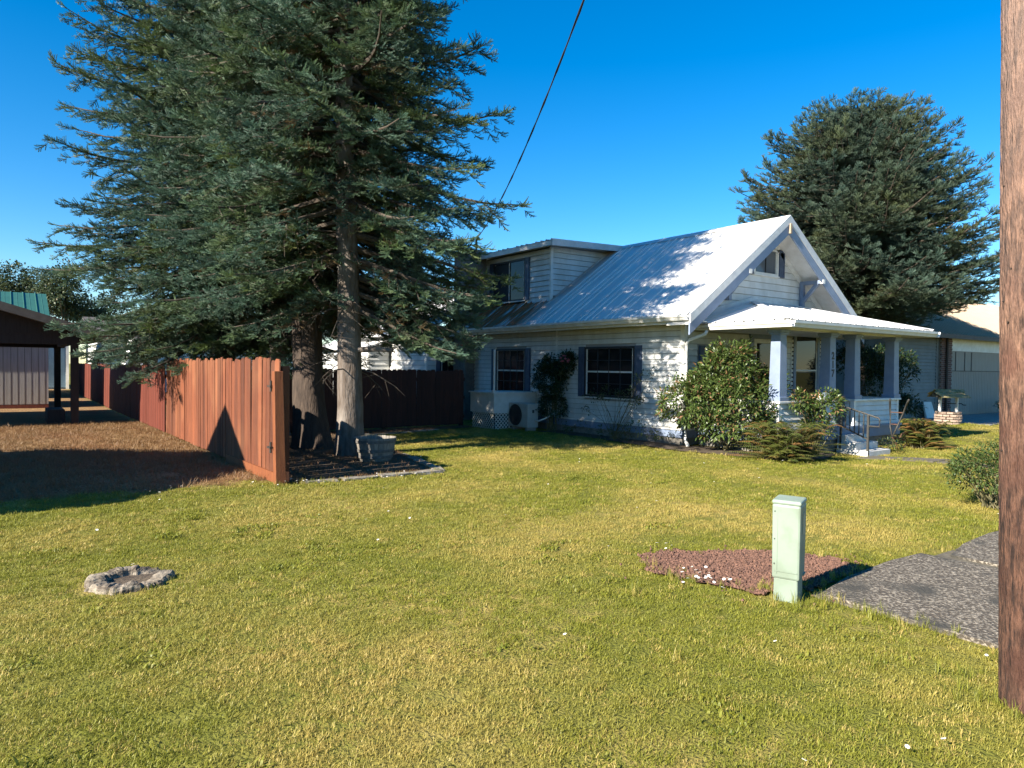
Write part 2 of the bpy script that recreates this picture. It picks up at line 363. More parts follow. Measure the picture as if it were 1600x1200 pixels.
def clump_leaves(lobes, nclump, per, crad, Lr, Wr, dryp=.05, up=.4, shell=.75, flat=1.):
    """leaves in clumps over the surface of ellipsoid lobes [(c, r3, weight)]"""
    P, D, Nn = [], [], []; tint = []; dry = []
    wts = np.array([l[2] for l in lobes], float); wts /= wts.sum()
    for k in range(nclump):
        c, r, _ = lobes[rng.choice(len(lobes), p=wts)]
        d = unit(1)[0]
        if d[2] < -.5: d[2] *= -.6
        q = np.array(c) + d * np.array(r) * (shell + (1.06 - shell) * rng.random())
        m = int(per * rng.uniform(.6, 1.4)); off = unit(m) * (rng.random((m, 1)) ** .5) * crad * rng.uniform(.6, 1.3); off[:, 2] *= flat
        p = q + off; dd = off / (np.linalg.norm(off, axis=1, keepdims=True) + 1e-6) * .7 + d * .7 + unit(m) * .6
        nn = unit(m) * .6 + np.array([0, 0, up + .5]) + d * .4
        ok = p[:, 2] > .02
        P.append(p[ok]); D.append(dd[ok]); Nn.append(nn[ok]); t0 = rng.random()
        tint.append(np.clip(t0 * .6 + rng.random(ok.sum()) * .7, 0, 1.2)); dry.append((rng.random(ok.sum()) < dryp * rng.uniform(.2, 2.2)) * rng.uniform(.5, 1, ok.sum()))
    P = np.concatenate(P); n = len(P)
    return P, np.concatenate(D), np.concatenate(Nn), rng.uniform(*Lr, n), rng.uniform(*Wr, n), np.concatenate(tint), np.concatenate(dry)

# ------------------------------------------------------------------ ground and other setting
def axis_lines(lo, hi, fine, c0, c1):
    a = list(np.arange(c0, c1 + 1e-6, fine)); d = fine
    while a[-1] < hi: d *= 1.35; a.append(min(a[-1] + d, hi))
    d = fine
    while a[0] > lo: d *= 1.35; a.insert(0, max(a[0] - d, lo))
    return np.array(a)
def make_ground():
    xs = axis_lines(-900, 900, .4, -14, 8); ys = axis_lines(-700, 900, .4, -11, 8)
    X, Y = np.meshgrid(xs, ys); Z = gz(X, Y) + .012 * np.sin(X * 1.1 + .4) * np.sin(Y * .9 + 1) * (np.abs(X) < 30) * (np.abs(Y) < 30)
    nx, ny = len(xs), len(ys); V = np.stack([X, Y, Z], -1).reshape(-1, 3)
    F = [(j * nx + i, j * nx + i + 1, (j + 1) * nx + i + 1, (j + 1) * nx + i) for j in range(ny - 1) for i in range(nx - 1)]
    m = bpy.data.meshes.new('ground'); m.from_pydata(V.tolist(), [], F); m.polygons.foreach_set('use_smooth', [True] * len(m.polygons))
    mt = bpy.data.materials.new('ground'); mt.use_nodes = True; n = mt.node_tree; L = n.links; p = n.nodes['Principled BSDF']
    p.inputs['Roughness'].default_value = .95; p.inputs['Specular IOR Level'].default_value = .1
    g = n.nodes.new('ShaderNodeNewGeometry'); s = n.nodes.new('ShaderNodeSeparateXYZ'); L.new(g.outputs['Position'], s.inputs[0])
    def noise(sc, det=5):
        z = n.nodes.new('ShaderNodeTexNoise'); z.inputs['Scale'].default_value = sc; z.inputs['Detail'].default_value = det
        L.new(g.outputs['Position'], z.inputs['Vector']); return z.outputs['Fac']
    def mr(x, a, b):
        q = n.nodes.new('ShaderNodeMapRange'); q.interpolation_type = 'SMOOTHSTEP'; q.inputs[1].default_value = a; q.inputs[2].default_value = b; L.new(x, q.inputs[0]); return q.outputs[0]
    def math_(op, a, b):
        q = n.nodes.new('ShaderNodeMath'); q.operation = op
        for i, v in enumerate((a, b)):
            if isinstance(v, (int, float)): q.inputs[i].default_value = v
            else: L.new(v, q.inputs[i])
        return q.outputs[0]
    def mix(f, a, b):
        q = n.nodes.new('ShaderNodeMix'); q.data_type = 'RGBA'; L.new(f, q.inputs[0])
        for i, v in ((6, a), (7, b)):
            if isinstance(v, tuple): q.inputs[i].default_value = (*v, 1)
            else: L.new(v, q.inputs[i])
        return q.outputs[2]
    lawn = mix(mr(noise(.55), .45, .7), (.12, .125, .022), (.29, .22, .07))
    lawn = mix(mr(noise(9), .35, .7), lawn, (.15, .145, .03))
    dry = mix(mr(noise(1.3), .35, .65), (.22, .13, .06), (.15, .072, .036))
    dry = mix(mr(noise(25), .4, .7), dry, (.33, .24, .12))
    w = math_('MULTIPLY', math_('SUBTRACT', noise(1.1), .5), 1.6)
    m1 = mr(math_('ADD', s.outputs[1], w), -.5, .25); m2 = mr(math_('ADD', s.outputs[0], w), -8.4, -8.9)
    L.new(mix(math_('MULTIPLY', m1, m2), lawn, dry), p.inputs['Base Color'])
    b = n.nodes.new('ShaderNodeBump'); b.inputs['Strength'].default_value = .8; b.inputs['Distance'].default_value = .03
    L.new(noise(45, 3), b.inputs['Height']); L.new(b.outputs[0], p.inputs['Normal'])
    m.materials.append(mt); o = link('ground', m); structure(o)
make_ground()
BED = [(-8.7, -.5), (-6.33, -.63), (-5.83, 1.71), (-5.45, 3.5), (-5.2, 5.26), (-2.69, 5.81), (-1.45, 5.95), (-1.45, 6.55), (-8.75, 6.55)]
BED2 = [(-.7, 4.2), (-.6, 2.2), (-.75, .6), (-.85, -.6), (-.6, -1.6), (-.25, -2.6), (.9, -2.75), (2.0, -2.3), (2.45, -2.02), (0, -.02), (0, 4.2)]
def sheet(name, poly, z, mat):
    m = bpy.data.meshes.new(name); m.from_pydata([(x, y, z + gz(x, y)) for x, y in poly], [], [tuple(range(len(poly)))])
    return structure(link(name, m, mat))
sheet('planting_bed', BED, .022, 'soil'); sheet('planting_bed', BED2, .018, 'soil')
GRAVEL = [(-7.5, -6.75), (-7.62, -6.3), (-7.45, -5.88), (-7.0, -5.85), (-6.5, -6.2), (-6.15, -6.5), (-5.95, -6.9), (-6.1, -7.2), (-6.9, -7.22), (-7.35, -7.12)]
def ragged(poly, step=.06, amp=.035, seed=3):
    r = random.Random(seed); out = []
    for (x0, y0), (x1, y1) in zip(poly, poly[1:] + poly[:1]):
        k = max(2, int(math.hypot(x1 - x0, y1 - y0) / step))
        for i in range(k): out.append((x0 + (x1 - x0) * i / k + r.gauss(0, amp), y0 + (y1 - y0) * i / k + r.gauss(0, amp)))
    return out
GRAVEL = ragged(GRAVEL)
sheet('gravel_bed', GRAVEL, .010, 'lava')
# sidewalk slabs: aggregate concrete, grown in at the edges
sw = structure(link('sidewalk', (lambda b: (b.box(-7.08, 26, -8.75, -7.32, -.1, .012), b.mesh('sidewalk'))[1])(MB()), 'path_old'))
for k, (a, b_) in enumerate([(-7.1, -5.22), (-5.1, -3.3), (-3.2, -1.4), (-1.3, .5), (.6, 2.4), (2.5, 4.3), (4.4, 6.2), (6.3, 8.1)]):
    q = MB(); yy = -7.24 - .04 * (k % 2)
    q.prism([(a, -8.7), (b_, -8.75), (b_, yy), (b_ - .5, yy + .03), (a + .6, yy - .02), (a + .04, yy - .14)], 'z', -.05, .034); part(q, 'slab', 'aggregate', sw, bevel=.008)
fp = MB(); fp.box(1.95, 2.7, -7.2, -2.65, -.25, -.2); fpo = fp.build('front_path', 'path_old'); structure(fpo)
for k in range(6):
    q = MB(); y1 = -2.75 - k * .75; q.hexa([(2.0, y1 - .7, -.2), (2.66, y1 - .7, -.2), (2.66, y1, -.2), (2.0, y1, -.2)] + [(2.0, y1 - .7, .018 + gz(2.3, y1 - .7)), (2.66, y1 - .7, .018 + gz(2.3, y1 - .7)), (2.66, y1, .018 + gz(2.3, y1)), (2.0, y1, .018 + gz(2.3, y1))]); part(q, 'slab', 'path_old', fpo)
dv = MB(); dv.box(13.4, 40, -.9, 1.9, -.1, .014); structure(dv.build('driveway', 'concrete'))

# ------------------------------------------------------------------ the house
RZ, RK, RX = 3.16, .72, 2.83          # roof height over the long wall, its pitch, ridge position
HX, HY = 5.66, 9.35
house = thing('house', 'white clapboard bungalow with pale metal roof, blue trim and front porch', 'house', (2.83, 4.6, 0))
def roofz(x): return RZ + RK * (x if x <= RX else 2 * RX - x)
# walls (backing) with clapboards as separate boards
def spans(a0, a1, holes):
    out = [(a0, a1)]
    for h0, h1 in holes:
        nx = []
        for s0, s1 in out:
            if h1 <= s0 or h0 >= s1: nx.append((s0, s1)); continue
            if h0 > s0: nx.append((s0, h0))
            if h1 < s1: nx.append((h1, s1))
        out = nx
    return [q for q in out if q[1] - q[0] > .05]
def clap(wall, axis, c, sgn, a0, a1, z0, z1, ex, holes=(), clip=None, mat='siding', joint=0):
    """clapboards on plane axis=c (outward sgn). holes: (a0,a1,z0,z1). clip(z)->(amin,amax)"""
    nrow = max(1, round((z1 - z0) / ex)); ex = (z1 - z0) / nrow; mids = []
    for k in range(nrow):
        zb, zt = z0 + k * ex, z0 + (k + 1) * ex
        lo, hi = a0, a1
        if clip:
            l1, h1 = clip(zb); l2, h2 = clip(zt); lo, hi = max(a0, l1), min(a1, h1); lo2, hi2 = max(a0, l2), min(a1, h2)
        else: lo2, hi2 = lo, hi
        hs = [(h[0], h[1]) for h in holes if h[2] < zt - .02 and h[3] > zb + .02]
        for s0, s1 in spans(lo, hi, hs):
            cuts = [s0, s1]
            if s1 - s0 > 3.4 and joint: cuts = [s0, s0 + (s1 - s0) * random.uniform(.3, .7), s1]
            for q0, q1 in zip(cuts[:-1], cuts[1:]):
                t0 = lo2 if q0 == lo else q0; t1 = hi2 if q1 == hi else q1
                if t1 - t0 < .02: t1 = t0 + .02
                q1_ = q1 - (.003 if q1 != s1 else 0)
                b, t = c + sgn * .034, c + sgn * .010; ins = c - sgn * .004; zb_ = zb + .011
                def P(a, d, z): return (d, a, z) if axis == 'x' else (a, d, z)
                m = MB(); m.hexa([P(q0, b, zb_), P(q1_, b, zb_), P(q1_, ins, zb_), P(q0, ins, zb_), P(t0, t, zt), P(t1, t, zt), P(t1, ins, zt), P(t0, ins, zt)])
                part(m, 'clapboard', mat, wall)
def wallpart(name, mb, mat='siding_back'): return part(mb, name, mat, house)
# window openings
W1 = (1.5, 3.13, 1.0, 2.13); W2 = (5.70, 7.07, .97, 2.13)          # long wall (y0,y1,z0,z1)
W3 = (.75, 2.0, .95, 2.12); DR = (2.42, 3.38, .48, 2.40); W4 = (4.15, 5.1, .72, 2.52)   # porch wall (x0,x1,...)
WG = (2.42, 3.28, 3.96, 4.50)
mb = MB(); mb.box(.03, .2, .03, HY, .36, 3.1); wl = wallpart('wall', mb)
clap(wl, 'x', .03, -1, .10, HY, .37, 2.86, .125, [(W1[0] - .06, W1[1] + .06, W1[2] - .06, W1[3] + .06), (W2[0] - .06, W2[1] + .06, W2[2] - .06, W2[3] + .06), (4.28, 4.36, 0, 4)], joint=1)
mb = MB(); mb.box(.01, .045, 4.28, 4.36, .37, 2.86); part(mb, 'trim_board', 'trim_white', wl)
mb = MB(); mb.prism([(.03, .36), (HX - .03, .36), (HX - .03, 3.0), (RX, roofz(RX) - .14), (.03, 3.0)], 'y', .03, .2); wf = wallpart('wall', mb)
gclip = lambda z: (0 if z < 3.05 else (z - 3.02) / RK, HX if z < 3.05 else HX - (z - 3.02) / RK)
clap(wf, 'y', .03, -1, .10, HX - .1, .48, 2.47, .13, [(W3[0] - .3, W3[1] + .3, W3[2] - .07, W3[3] + .07), (DR[0] - .14, DR[1] + .14, 0, DR[3] + .14), (W4[0] - .1, W4[1] + .1, W4[2] - .1, W4[3] + .1)], joint=1)
clap(wf, 'y', .03, -1, .05, HX - .05, 2.60, 5.0, .16, [(WG[0] - .33, WG[1] + .33, WG[2] - .06, WG[3] + .06)], clip=gclip, joint=1)
mb = MB(); mb.box(HX - .2, HX - .03, .2, HY, .36, 3.1); wr = wallpart('wall', mb, 'siding')
mb = MB(); mb.prism([(.2, .36), (HX - .2, .36), (HX - .2, 3.0), (RX, roofz(RX) - .14), (.2, 3.0)], 'y', HY - .2, HY); wallpart('wall', mb, 'siding')
for x in (0, HX - .1):
    mb = MB(); mb.box(x - .002, x + .10, -.012, .10, .36, 2.86); part(mb, 'corner_board', 'trim_white', house)
mb = MB(); mb.box(-.035, HX + .035, -.035, HY, .335, .372); part(mb, 'water_table', 'trim_white', house)
mb = MB(); mb.box(-.012, HX + .012, -.012, HY, .17, .335); part(mb, 'skirt', 'trim_blue', house)
mb = MB(); mb.box(.03, HX - .03, .03, HY, -.2, .17); part(mb, 'foundation', 'stone_base', house)

# roof
def ribplane(name, O, e, s, nrm, poly, parent, mat, pw=.915, rib=.2286, hgt=.03, fold=None):
    """sheet-metal roof plane: poly in (a along eave e, b up slope s); split into panels with raised ribs"""
    O, e, s, nrm = Vector(O), Vector(e), Vector(s), Vector(nrm)
    def rng_b(a):
        bs = []
        for (a0, b0), (a1, b1) in zip(poly, poly[1:] + poly[:1]):
            if (a0 - a) * (a1 - a) <= 0 and a0 != a1: bs.append(b0 + (b1 - b0) * (a - a0) / (a1 - a0))
            elif a0 == a1 == a: bs += [b0, b1]
        return (min(bs), max(bs)) if bs else (0, 0)
    amin, amax = min(q[0] for q in poly), max(q[0] for q in poly); a = amin; out = []
    brk = sorted({q[0] for q in poly})
    while a < amax - .02:
        a1 = min(a + pw, amax); m = MB()
        g = [a] + [b for b in brk if a + .01 < b < a1 - .01]
        k = math.ceil((a - amin) / rib - 1e-6)
        prof = []
        while amin + k * rib < a1 - 1e-4:
            c = amin + k * rib + .03
            for dx, h in ((-.022, 0), (-.010, hgt), (.010, hgt), (.022, 0)):
                if a < c + dx < a1: prof.append((c + dx, h))
            c2 = c + rib / 2
            for dx, h in ((-.012, 0), (-.004, hgt * .22), (.004, hgt * .22), (.012, 0)):
                if a < c2 + dx < a1: prof.append((c2 + dx, h))
            k += 1
        prof = sorted([(q, 0.) for q in g] + prof + [(a1, 0.)])
        vs = []; fs = []
        for i, (c, h) in enumerate(prof):
            b0, b1 = rng_b(min(max(c, amin + 1e-4), amax - 1e-4))
            for b in (b0, b1):
                vs.append(O + e * c + s * b + nrm * h); vs.append(O + e * c + s * b + nrm * (h - .004))
        for i in range(len(prof) - 1):
            o = i * 4; fs += [(o, o + 4, o + 6, o + 2), (o + 1, o + 3, o + 7, o + 5), (o, o + 1, o + 5, o + 4), (o + 2, o + 6, o + 7, o + 3)]
        m.add(vs, fs); out.append(part(m, 'roof_panel', mat(a) if callable(mat) else mat, parent)); a = a1
    return out
EX = -.5                                   # eave overhang position
ca = 1 / math.hypot(1, RK); sl = (RX - EX) / ca * 1.0
deck = MB()
deck.prism([(EX, roofz(EX) - .13), (EX, roofz(EX) - .015), (RX, roofz(RX) - .015), (2 * RX - EX, roofz(EX) - .015), (2 * RX - EX, roofz(EX) - .13), (RX, roofz(RX) - .13)], 'y', -.585, HY + .3)
roof = part(deck, 'roof', 'trim_white', house)
SU = Vector((ca, 0, RK * ca)); NL = Vector((-RK * ca, 0, ca))
ribplane('roof_panel', (EX - .03, -.60, roofz(EX - .03)), (0, 1, 0), SU, NL, [(0, 0), (HY + .92, 0), (HY + .92, sl + .03), (0, sl + .03)], roof, lambda a: 'roof_rusty' if a > 4.5 else 'roof_metal')
ribplane('roof_panel', (2 * RX - EX + .03, HY + .32, roofz(EX - .03)), (0, -1, 0), Vector((-ca, 0, RK * ca)), Vector((RK * ca, 0, ca)), [(0, 0), (HY + .92, 0), (HY + .92, sl + .03), (0, sl + .03)], roof, 'roof_metal')
mb = MB(); zr = roofz(RX)
for sg in (-1, 1):
    mb.hexa([(RX, -.62, zr + .018), (RX + sg * .16, -.62, zr - .16 * RK + .026), (RX + sg * .16, HY + .32, zr - .16 * RK + .026), (RX, HY + .32, zr + .018),
             (RX, -.62, zr + .03), (RX + sg * .16, -.62, zr - .16 * RK + .034), (RX + sg * .16, HY + .32, zr - .16 * RK + .034), (RX, HY + .32, zr + .03)])
part(mb, 'ridge_cap', 'flash_metal', roof)
# barge boards and rake trim on the front gable
for sg in (-1, 1):
    xe = EX - .06 if sg < 0 else 2 * RX - EX + .06
    def bp(off0, off1, y0, y1, x_in=RX, x_out=xe):
        z0 = roofz(x_out); z1 = zr
        return [(x_in, y0, z1 - off1), (x_out, y0, z0 - off1), (x_out, y1, z0 - off1), (x_in, y1, z1 - off1), (x_in, y0, z1 - off0), (x_out, y0, z0 - off0), (x_out, y1, z0 - off0), (x_in, y1, z1 - off0)]
    mb = MB(); mb.hexa(bp(.16, .40, -.625, -.588)); part(mb, 'barge_board', 'trim_blue', roof)
    mb = MB(); mb.hexa(bp(-.026, .165, -.642, -.60)); part(mb, 'rake_trim', 'flash_metal', roof)
    # soffit boards seen from below
    mb = MB()
    mb.hexa([(RX, -.585, zr - .19), (xe, -.585, roofz(xe) - .19), (xe, .0, roofz(xe) - .19), (RX, .0, zr - .19), (RX, -.585, zr - .16), (xe, -.585, roofz(xe) - .16), (xe, .0, roofz(xe) - .16), (RX, .0, zr - .16)])
    part(mb, 'soffit', 'trim_white', roof)
    # frieze board along the gable rake on the wall
    mb = MB(); mb.hexa(bp(.2, .36, -.02, .012, RX, .1 if sg < 0 else HX - .1)); part(mb, 'frieze_board', 'trim_white', roof)
    # knee brackets
    bx = 1.40 if sg < 0 else 4.28
    mb = MB(); mb.box(bx - .05, bx + .05, -.11, -.012, 3.22, 3.86); mb.box(bx - .05, bx + .05, -.56, -.11, 3.77, 3.86)
    mb.beam((bx, -.09, 3.38), (bx, -.47, 3.78), .085, .085); part(mb, 'bracket', 'trim_blue', house, bevel=.004)
    mb = MB(); mb.box(bx - .052, bx + .052, -.635, -.56, 3.765, 3.865); part(mb, 'bracket_end', 'trim_white', house, bevel=.004)
mb = MB(); mb.box(RX - .035, RX + .035, -.67, -.62, zr - .40, zr - .17); part(mb, 'peak_block', 'a_frame', house, bevel=.006)
# gutters
def gutter(a, b, side, parent, mat='trim_white'):
    """k-style gutter; a,b are the back top corners, side is outward"""
    a, b, sd = Vector(a), Vector(b), Vector(side); Z = Vector((0, 0, 1))
    prof = [(0, 0), (0, -.125), (.075, -.125), (.10, -.075), (.125, -.05), (.128, 0), (.118, 0), (.1, -.06), (.07, -.112), (.012, -.112), (.012, 0)]
    m = MB(); n = len(prof); vs = [a + sd * p + Z * q for p, q in prof] + [b + sd * p + Z * q for p, q in prof]
    m.add(vs, [(i, (i + 1) % n, n + (i + 1) % n, n + i) for i in range(n)] + [tuple(range(n))[::-1], tuple(range(n, 2 * n))])
    return part(m, 'gutter', mat, parent)
gutter((EX - .005, -.58, roofz(EX) - .02), (EX - .005, 8.22, roofz(EX) - .02), (-1, 0, 0), roof)
mb = MB(); mb.box(EX + .004, EX + .03, -.58, HY + .3, roofz(EX) - .2, roofz(EX) - .1); part(mb, 'fascia', 'trim_white', roof)
mb = MB(); mb.box(EX + .03, .03, -.58, HY + .3, roofz(EX) - .155, roofz(EX) - .14); part(mb, 'soffit', 'trim_white', roof)

# windows -----------------------------------------------------
pane_cache = {}
def pane_mesh(w, h, ax):
    k = (round(w, 3), round(h, 3), ax)
    if k not in pane_cache:
        m = MB()
        if ax == 'x': m.box(-.004, .004, -w / 2, w / 2, -h / 2, h / 2)
        else: m.box(-w / 2, w / 2, -.004, .004, -h / 2, h / 2)
        pane_cache[k] = m.mesh('pane'); pane_cache[k].materials.append(MATS['glass'])
    return pane_cache[k]
def window(ax, c, sgn, a0, a1, z0, z1, cols, rows, owner, frame='window_dark', fw_=.05, mid=None, shut=0, sash='trim_white', shut_mat='shutter_blue', curtain=False, munt='window_dark'):
    """window in plane ax=c facing sgn. frame > pane, muntin, sash"""
    def B(m, p0, p1, q0, q1, d0, d1):
        d0, d1 = sorted((c + sgn * d0, c + sgn * d1))
        if ax == 'x': m.box(d0, d1, p0, p1, q0, q1)
        else: m.box(p0, p1, d0, d1, q0, q1)
    m = MB()
    B(m, a0 - fw_, a0, z0 - fw_, z1 + fw_, -.02, .05); B(m, a1, a1 + fw_, z0 - fw_, z1 + fw_, -.02, .05)
    B(m, a0, a1, z1, z1 + fw_, -.02, .05); B(m, a0, a1, z0 - fw_, z0, -.02, .055)
    f = part(m, 'window', frame, owner)
    m = MB(); B(m, a0, a1, z0, z1, -.018, -.012); part(m, 'backing', 'curtain' if curtain else 'screen_dark', f)
    m = MB(); B(m, a0, a0 + .035, z0, z1, .004, .03); B(m, a1 - .03, a1, z0, z1, .004, .03)
    if mid: B(m, a0 + .035, a1 - .03, mid - .02, mid + .02, .004, .03)
    part(m, 'sash', sash, f)
    m = MB(); B(m, a0 - fw_ - .02, a1 + fw_ + .02, z0 - fw_ - .03, z0 - fw_, -.02, .075); part(m, 'sill', 'trim_white', f)
    ia0, ia1 = a0 + .035, a1 - .03; pw, ph = (ia1 - ia0) / cols, (z1 - z0) / rows
    me = pane_mesh(pw - .012, ph - .012, ax)
    for i in range(cols):
        for j in range(rows):
            ctr = (ia0 + (i + .5) * pw, z0 + (j + .5) * ph); tl = random.uniform(-.006, .006), random.uniform(-.006, .006)
            loc = (c + sgn * .008, ctr[0], ctr[1]) if ax == 'x' else (ctr[0], c + sgn * .008, ctr[1])
            put(me, 'pane', loc, (tl[0] if ax == 'y' else 0, tl[0] if ax == 'x' else 0, tl[1]), (1, 1, 1), f)
    m = MB(); used = False
    for i in range(1, cols): B(m, ia0 + i * pw - .009, ia0 + i * pw + .009, z0, z1, .013, .034); used = True
    for j in range(1, rows):
        if mid and abs(z0 + j * ph - mid) < .04: continue
        B(m, ia0, ia1, z0 + j * ph - .008, z0 + j * ph + .008, .014, .036); used = True
    if used: part(m, 'muntin', munt, f)
    if shut:
        for sd in (-1, 1):
            p0, p1 = (a0 - fw_ - .008 - shut, a0 - fw_ - .008) if sd < 0 else (a1 + fw_ + .008, a1 + fw_ + .008 + shut)
            m = MB(); B(m, p0, p1, z0 - .06, z1 + .06, .026, .05); s_ = part(m, 'shutter', shut_mat, owner)
            m = MB()
            for q in (p0 + .02, p1 - .05): B(m, q, q + .03, z0 - .05, z1 + .05, .051, .062)
            for q in (z0 - .05, (z0 + z1) / 2 - .03, z1 - .01): B(m, p0 + .052, p1 - .052, q, q + .06, .051, .062)
            part(m, 'shutter_rail', shut_mat, s_)
    return f
window('x', .03, -1, *W1, 4, 4, house, mid=1.57, shut=.22)
window('x', .03, -1, *W2, 4, 4, house, mid=1.56, shut=.21)
window('y', .03, -1, *W3, 2, 2, house, shut=.2, frame='trim_blue')
window('y', .03, -1, *W4, 1, 2, house, mid=1.66, frame='trim_blue', fw_=.1)
window('y', .03, -1, *WG, 2, 1, house, shut=.25, curtain=True, frame='trim_white')
# front door: blue casing, white storm door with glass
mb = MB(); mb.box(DR[0] - .13, DR[0], -.03, .05, .47, DR[3] + .14); mb.box(DR[1], DR[1] + .13, -.03, .05, .47, DR[3] + .14); mb.box(DR[0], DR[1], -.03, .05, DR[3], DR[3] + .14)
dr = part(mb, 'door', 'trim_blue', house)
mb = MB(); mb.box(DR[0] + .01, DR[0] + .11, -.025, .02, .5, DR[3] - .01); mb.box(DR[1] - .11, DR[1] - .01, -.025, .02, .5, DR[3] - .01)
for z0, z1 in ((.5, .74), (1.40, 1.50), (DR[3] - .11, DR[3] - .01)): mb.box(DR[0] + .11, DR[1] - .11, -.025, .02, z0, z1)
part(mb, 'storm_door', 'white_vinyl', dr)
for z0, z1 in ((.745, 1.395), (1.505, DR[3] - .115)):
    put(pane_mesh(DR[1] - DR[0] - .23, z1 - z0, 'y'), 'pane', ((DR[0] + DR[1]) / 2, .006, (z0 + z1) / 2), (0, 0, 0), (1, 1, 1), dr)
mb = MB(); mb.tube([(DR[0] + .06, -.028, 1.38), (DR[0] + .06, -.06, 1.38), (DR[0] + .13, -.06, 1.38)], .012, 8); part(mb, 'door_handle', 'iron_dark', dr)
# light strings beside the tall window
mb = MB()
for x in (4.0, 5.22):
    for k in range(15): mb.box(x - .014, x + .014, -.035, .005, .95 + k * .105, .985 + k * .105)
part(mb, 'light_string', 'iron_dark', house)
for x in (3.96, 5.18):
    mb = MB(); mb.box(x, x + .085, -.006, .01, .55, 2.46); part(mb, 'trim_board', 'trim_white', house)

# dormer -----------------------------------------------------
DX, DY0, DY1, DZ = .5, 5.2, 8.62, 5.0
mb = MB(); mb.prism([(DX + .02, roofz(DX) - .05), (RX, roofz(RX) - .05), (DX + .02, DZ)], 'y', DY0 + .02, DY1 - .02)
mb.box(DX + .02, RX, DY0 + .02, DY1 - .02, roofz(DX) - .0, DZ)
dm = part(mb, 'dormer', 'siding_back', house)
DW = (6.42, 7.95, 3.66, 4.78)
clap(dm, 'x', DX + .02, -1, DY0 + .06, DY1, roofz(DX) - .02, DZ - .02, .15, [(DW[0] - .06, DW[1] + .06, DW[2] - .06, DW[3] + .06)])
zc = lambda z: (DX + .06, max(DX + .1, (z - RZ) / RK))
clap(dm, 'y', DY0 + .02, -1, DX + .06, RX, roofz(DX) - .02, DZ + .02, .15, clip=zc)
mb = MB(); mb.box(DX - .012, DX + .07, DY0 - .012, DY0 + .07, roofz(DX) - .03, DZ); part(mb, 'corner_board', 'trim_white', dm)
mb = MB(); mb.hexa([(DX - .32, DY0 - .42, 5.02), (RX + .1, DY0 - .42, 5.10), (RX + .1, DY1 + .2, 5.10), (DX - .32, DY1 + .2, 5.02), (DX - .32, DY0 - .42, 5.11), (RX + .1, DY0 - .42, 5.19), (RX + .1, DY1 + .2, 5.19), (DX - .32, DY1 + .2, 5.11)])
dro = part(mb, 'dormer_roof', 'trim_white', house)
ln = math.hypot(RX + .1 - DX + .34, .08); sd = Vector((RX + .1 - DX + .34, 0, .083)).normalized()
ribplane('roof_panel', (DX - .34, DY0 - .44, 5.117), (0, 1, 0), sd, Vector((-sd.z, 0, sd.x)), [(0, 0), (4.1, 0), (4.1, ln), (0, ln)], dro, 'roof_metal')
mb = MB(); mb.hexa([(DX - .33, DY0 - .45, 4.96), (RX - .1, DY0 - .45, 5.05), (RX - .1, DY0 - .415, 5.05), (DX - .33, DY0 - .415, 4.96), (DX - .33, DY0 - .45, 5.12), (RX - .1, DY0 - .45, 5.2), (RX - .1, DY0 - .415, 5.2), (DX - .33, DY0 - .415, 5.12)])
part(mb, 'rake_trim', 'flash_metal', dro)
mb = MB(); mb.box(DX - .335, DX - .30, DY0 - .41, DY1 + .2, 4.97, 5.10); part(mb, 'fascia', 'trim_white', dro)
wgp = [o for o in bpy.data.objects if o.name.startswith('pane') and abs(o.location.z - 4.23) < .01]
for o in wgp: o.data.materials[0] = MATS['glass_pale']
f = window('x', DX + .02, -1, *DW, 2, 1, house, frame='window_dark', shut=.20, munt='trim_white')
mb = MB(); mb.box(DX - .02, DX + .01, 7.20, 7.95, 3.68, 4.76); part(mb, 'open_sash', 'screen_dark', f)
# chimney
mb = MB(); mb.box(-.34, .42, 8.30, 9.0, -.1, 5.12); mb.box(-.40, .48, 8.24, 9.06, 5.12, 5.22); mb.box(-.25, .33, 8.4, 8.9, 5.22, 5.3); part(mb, 'chimney', 'chimney', house, bevel=.01)

mb = MB(); mb.tube([(.8, 9.5, 3.5), (.8, 9.5, 5.8), (.8, 9.42, 5.9), (.8, 9.34, 5.84)], .035, 8); part(mb, 'service_mast', 'rail_iron', house)

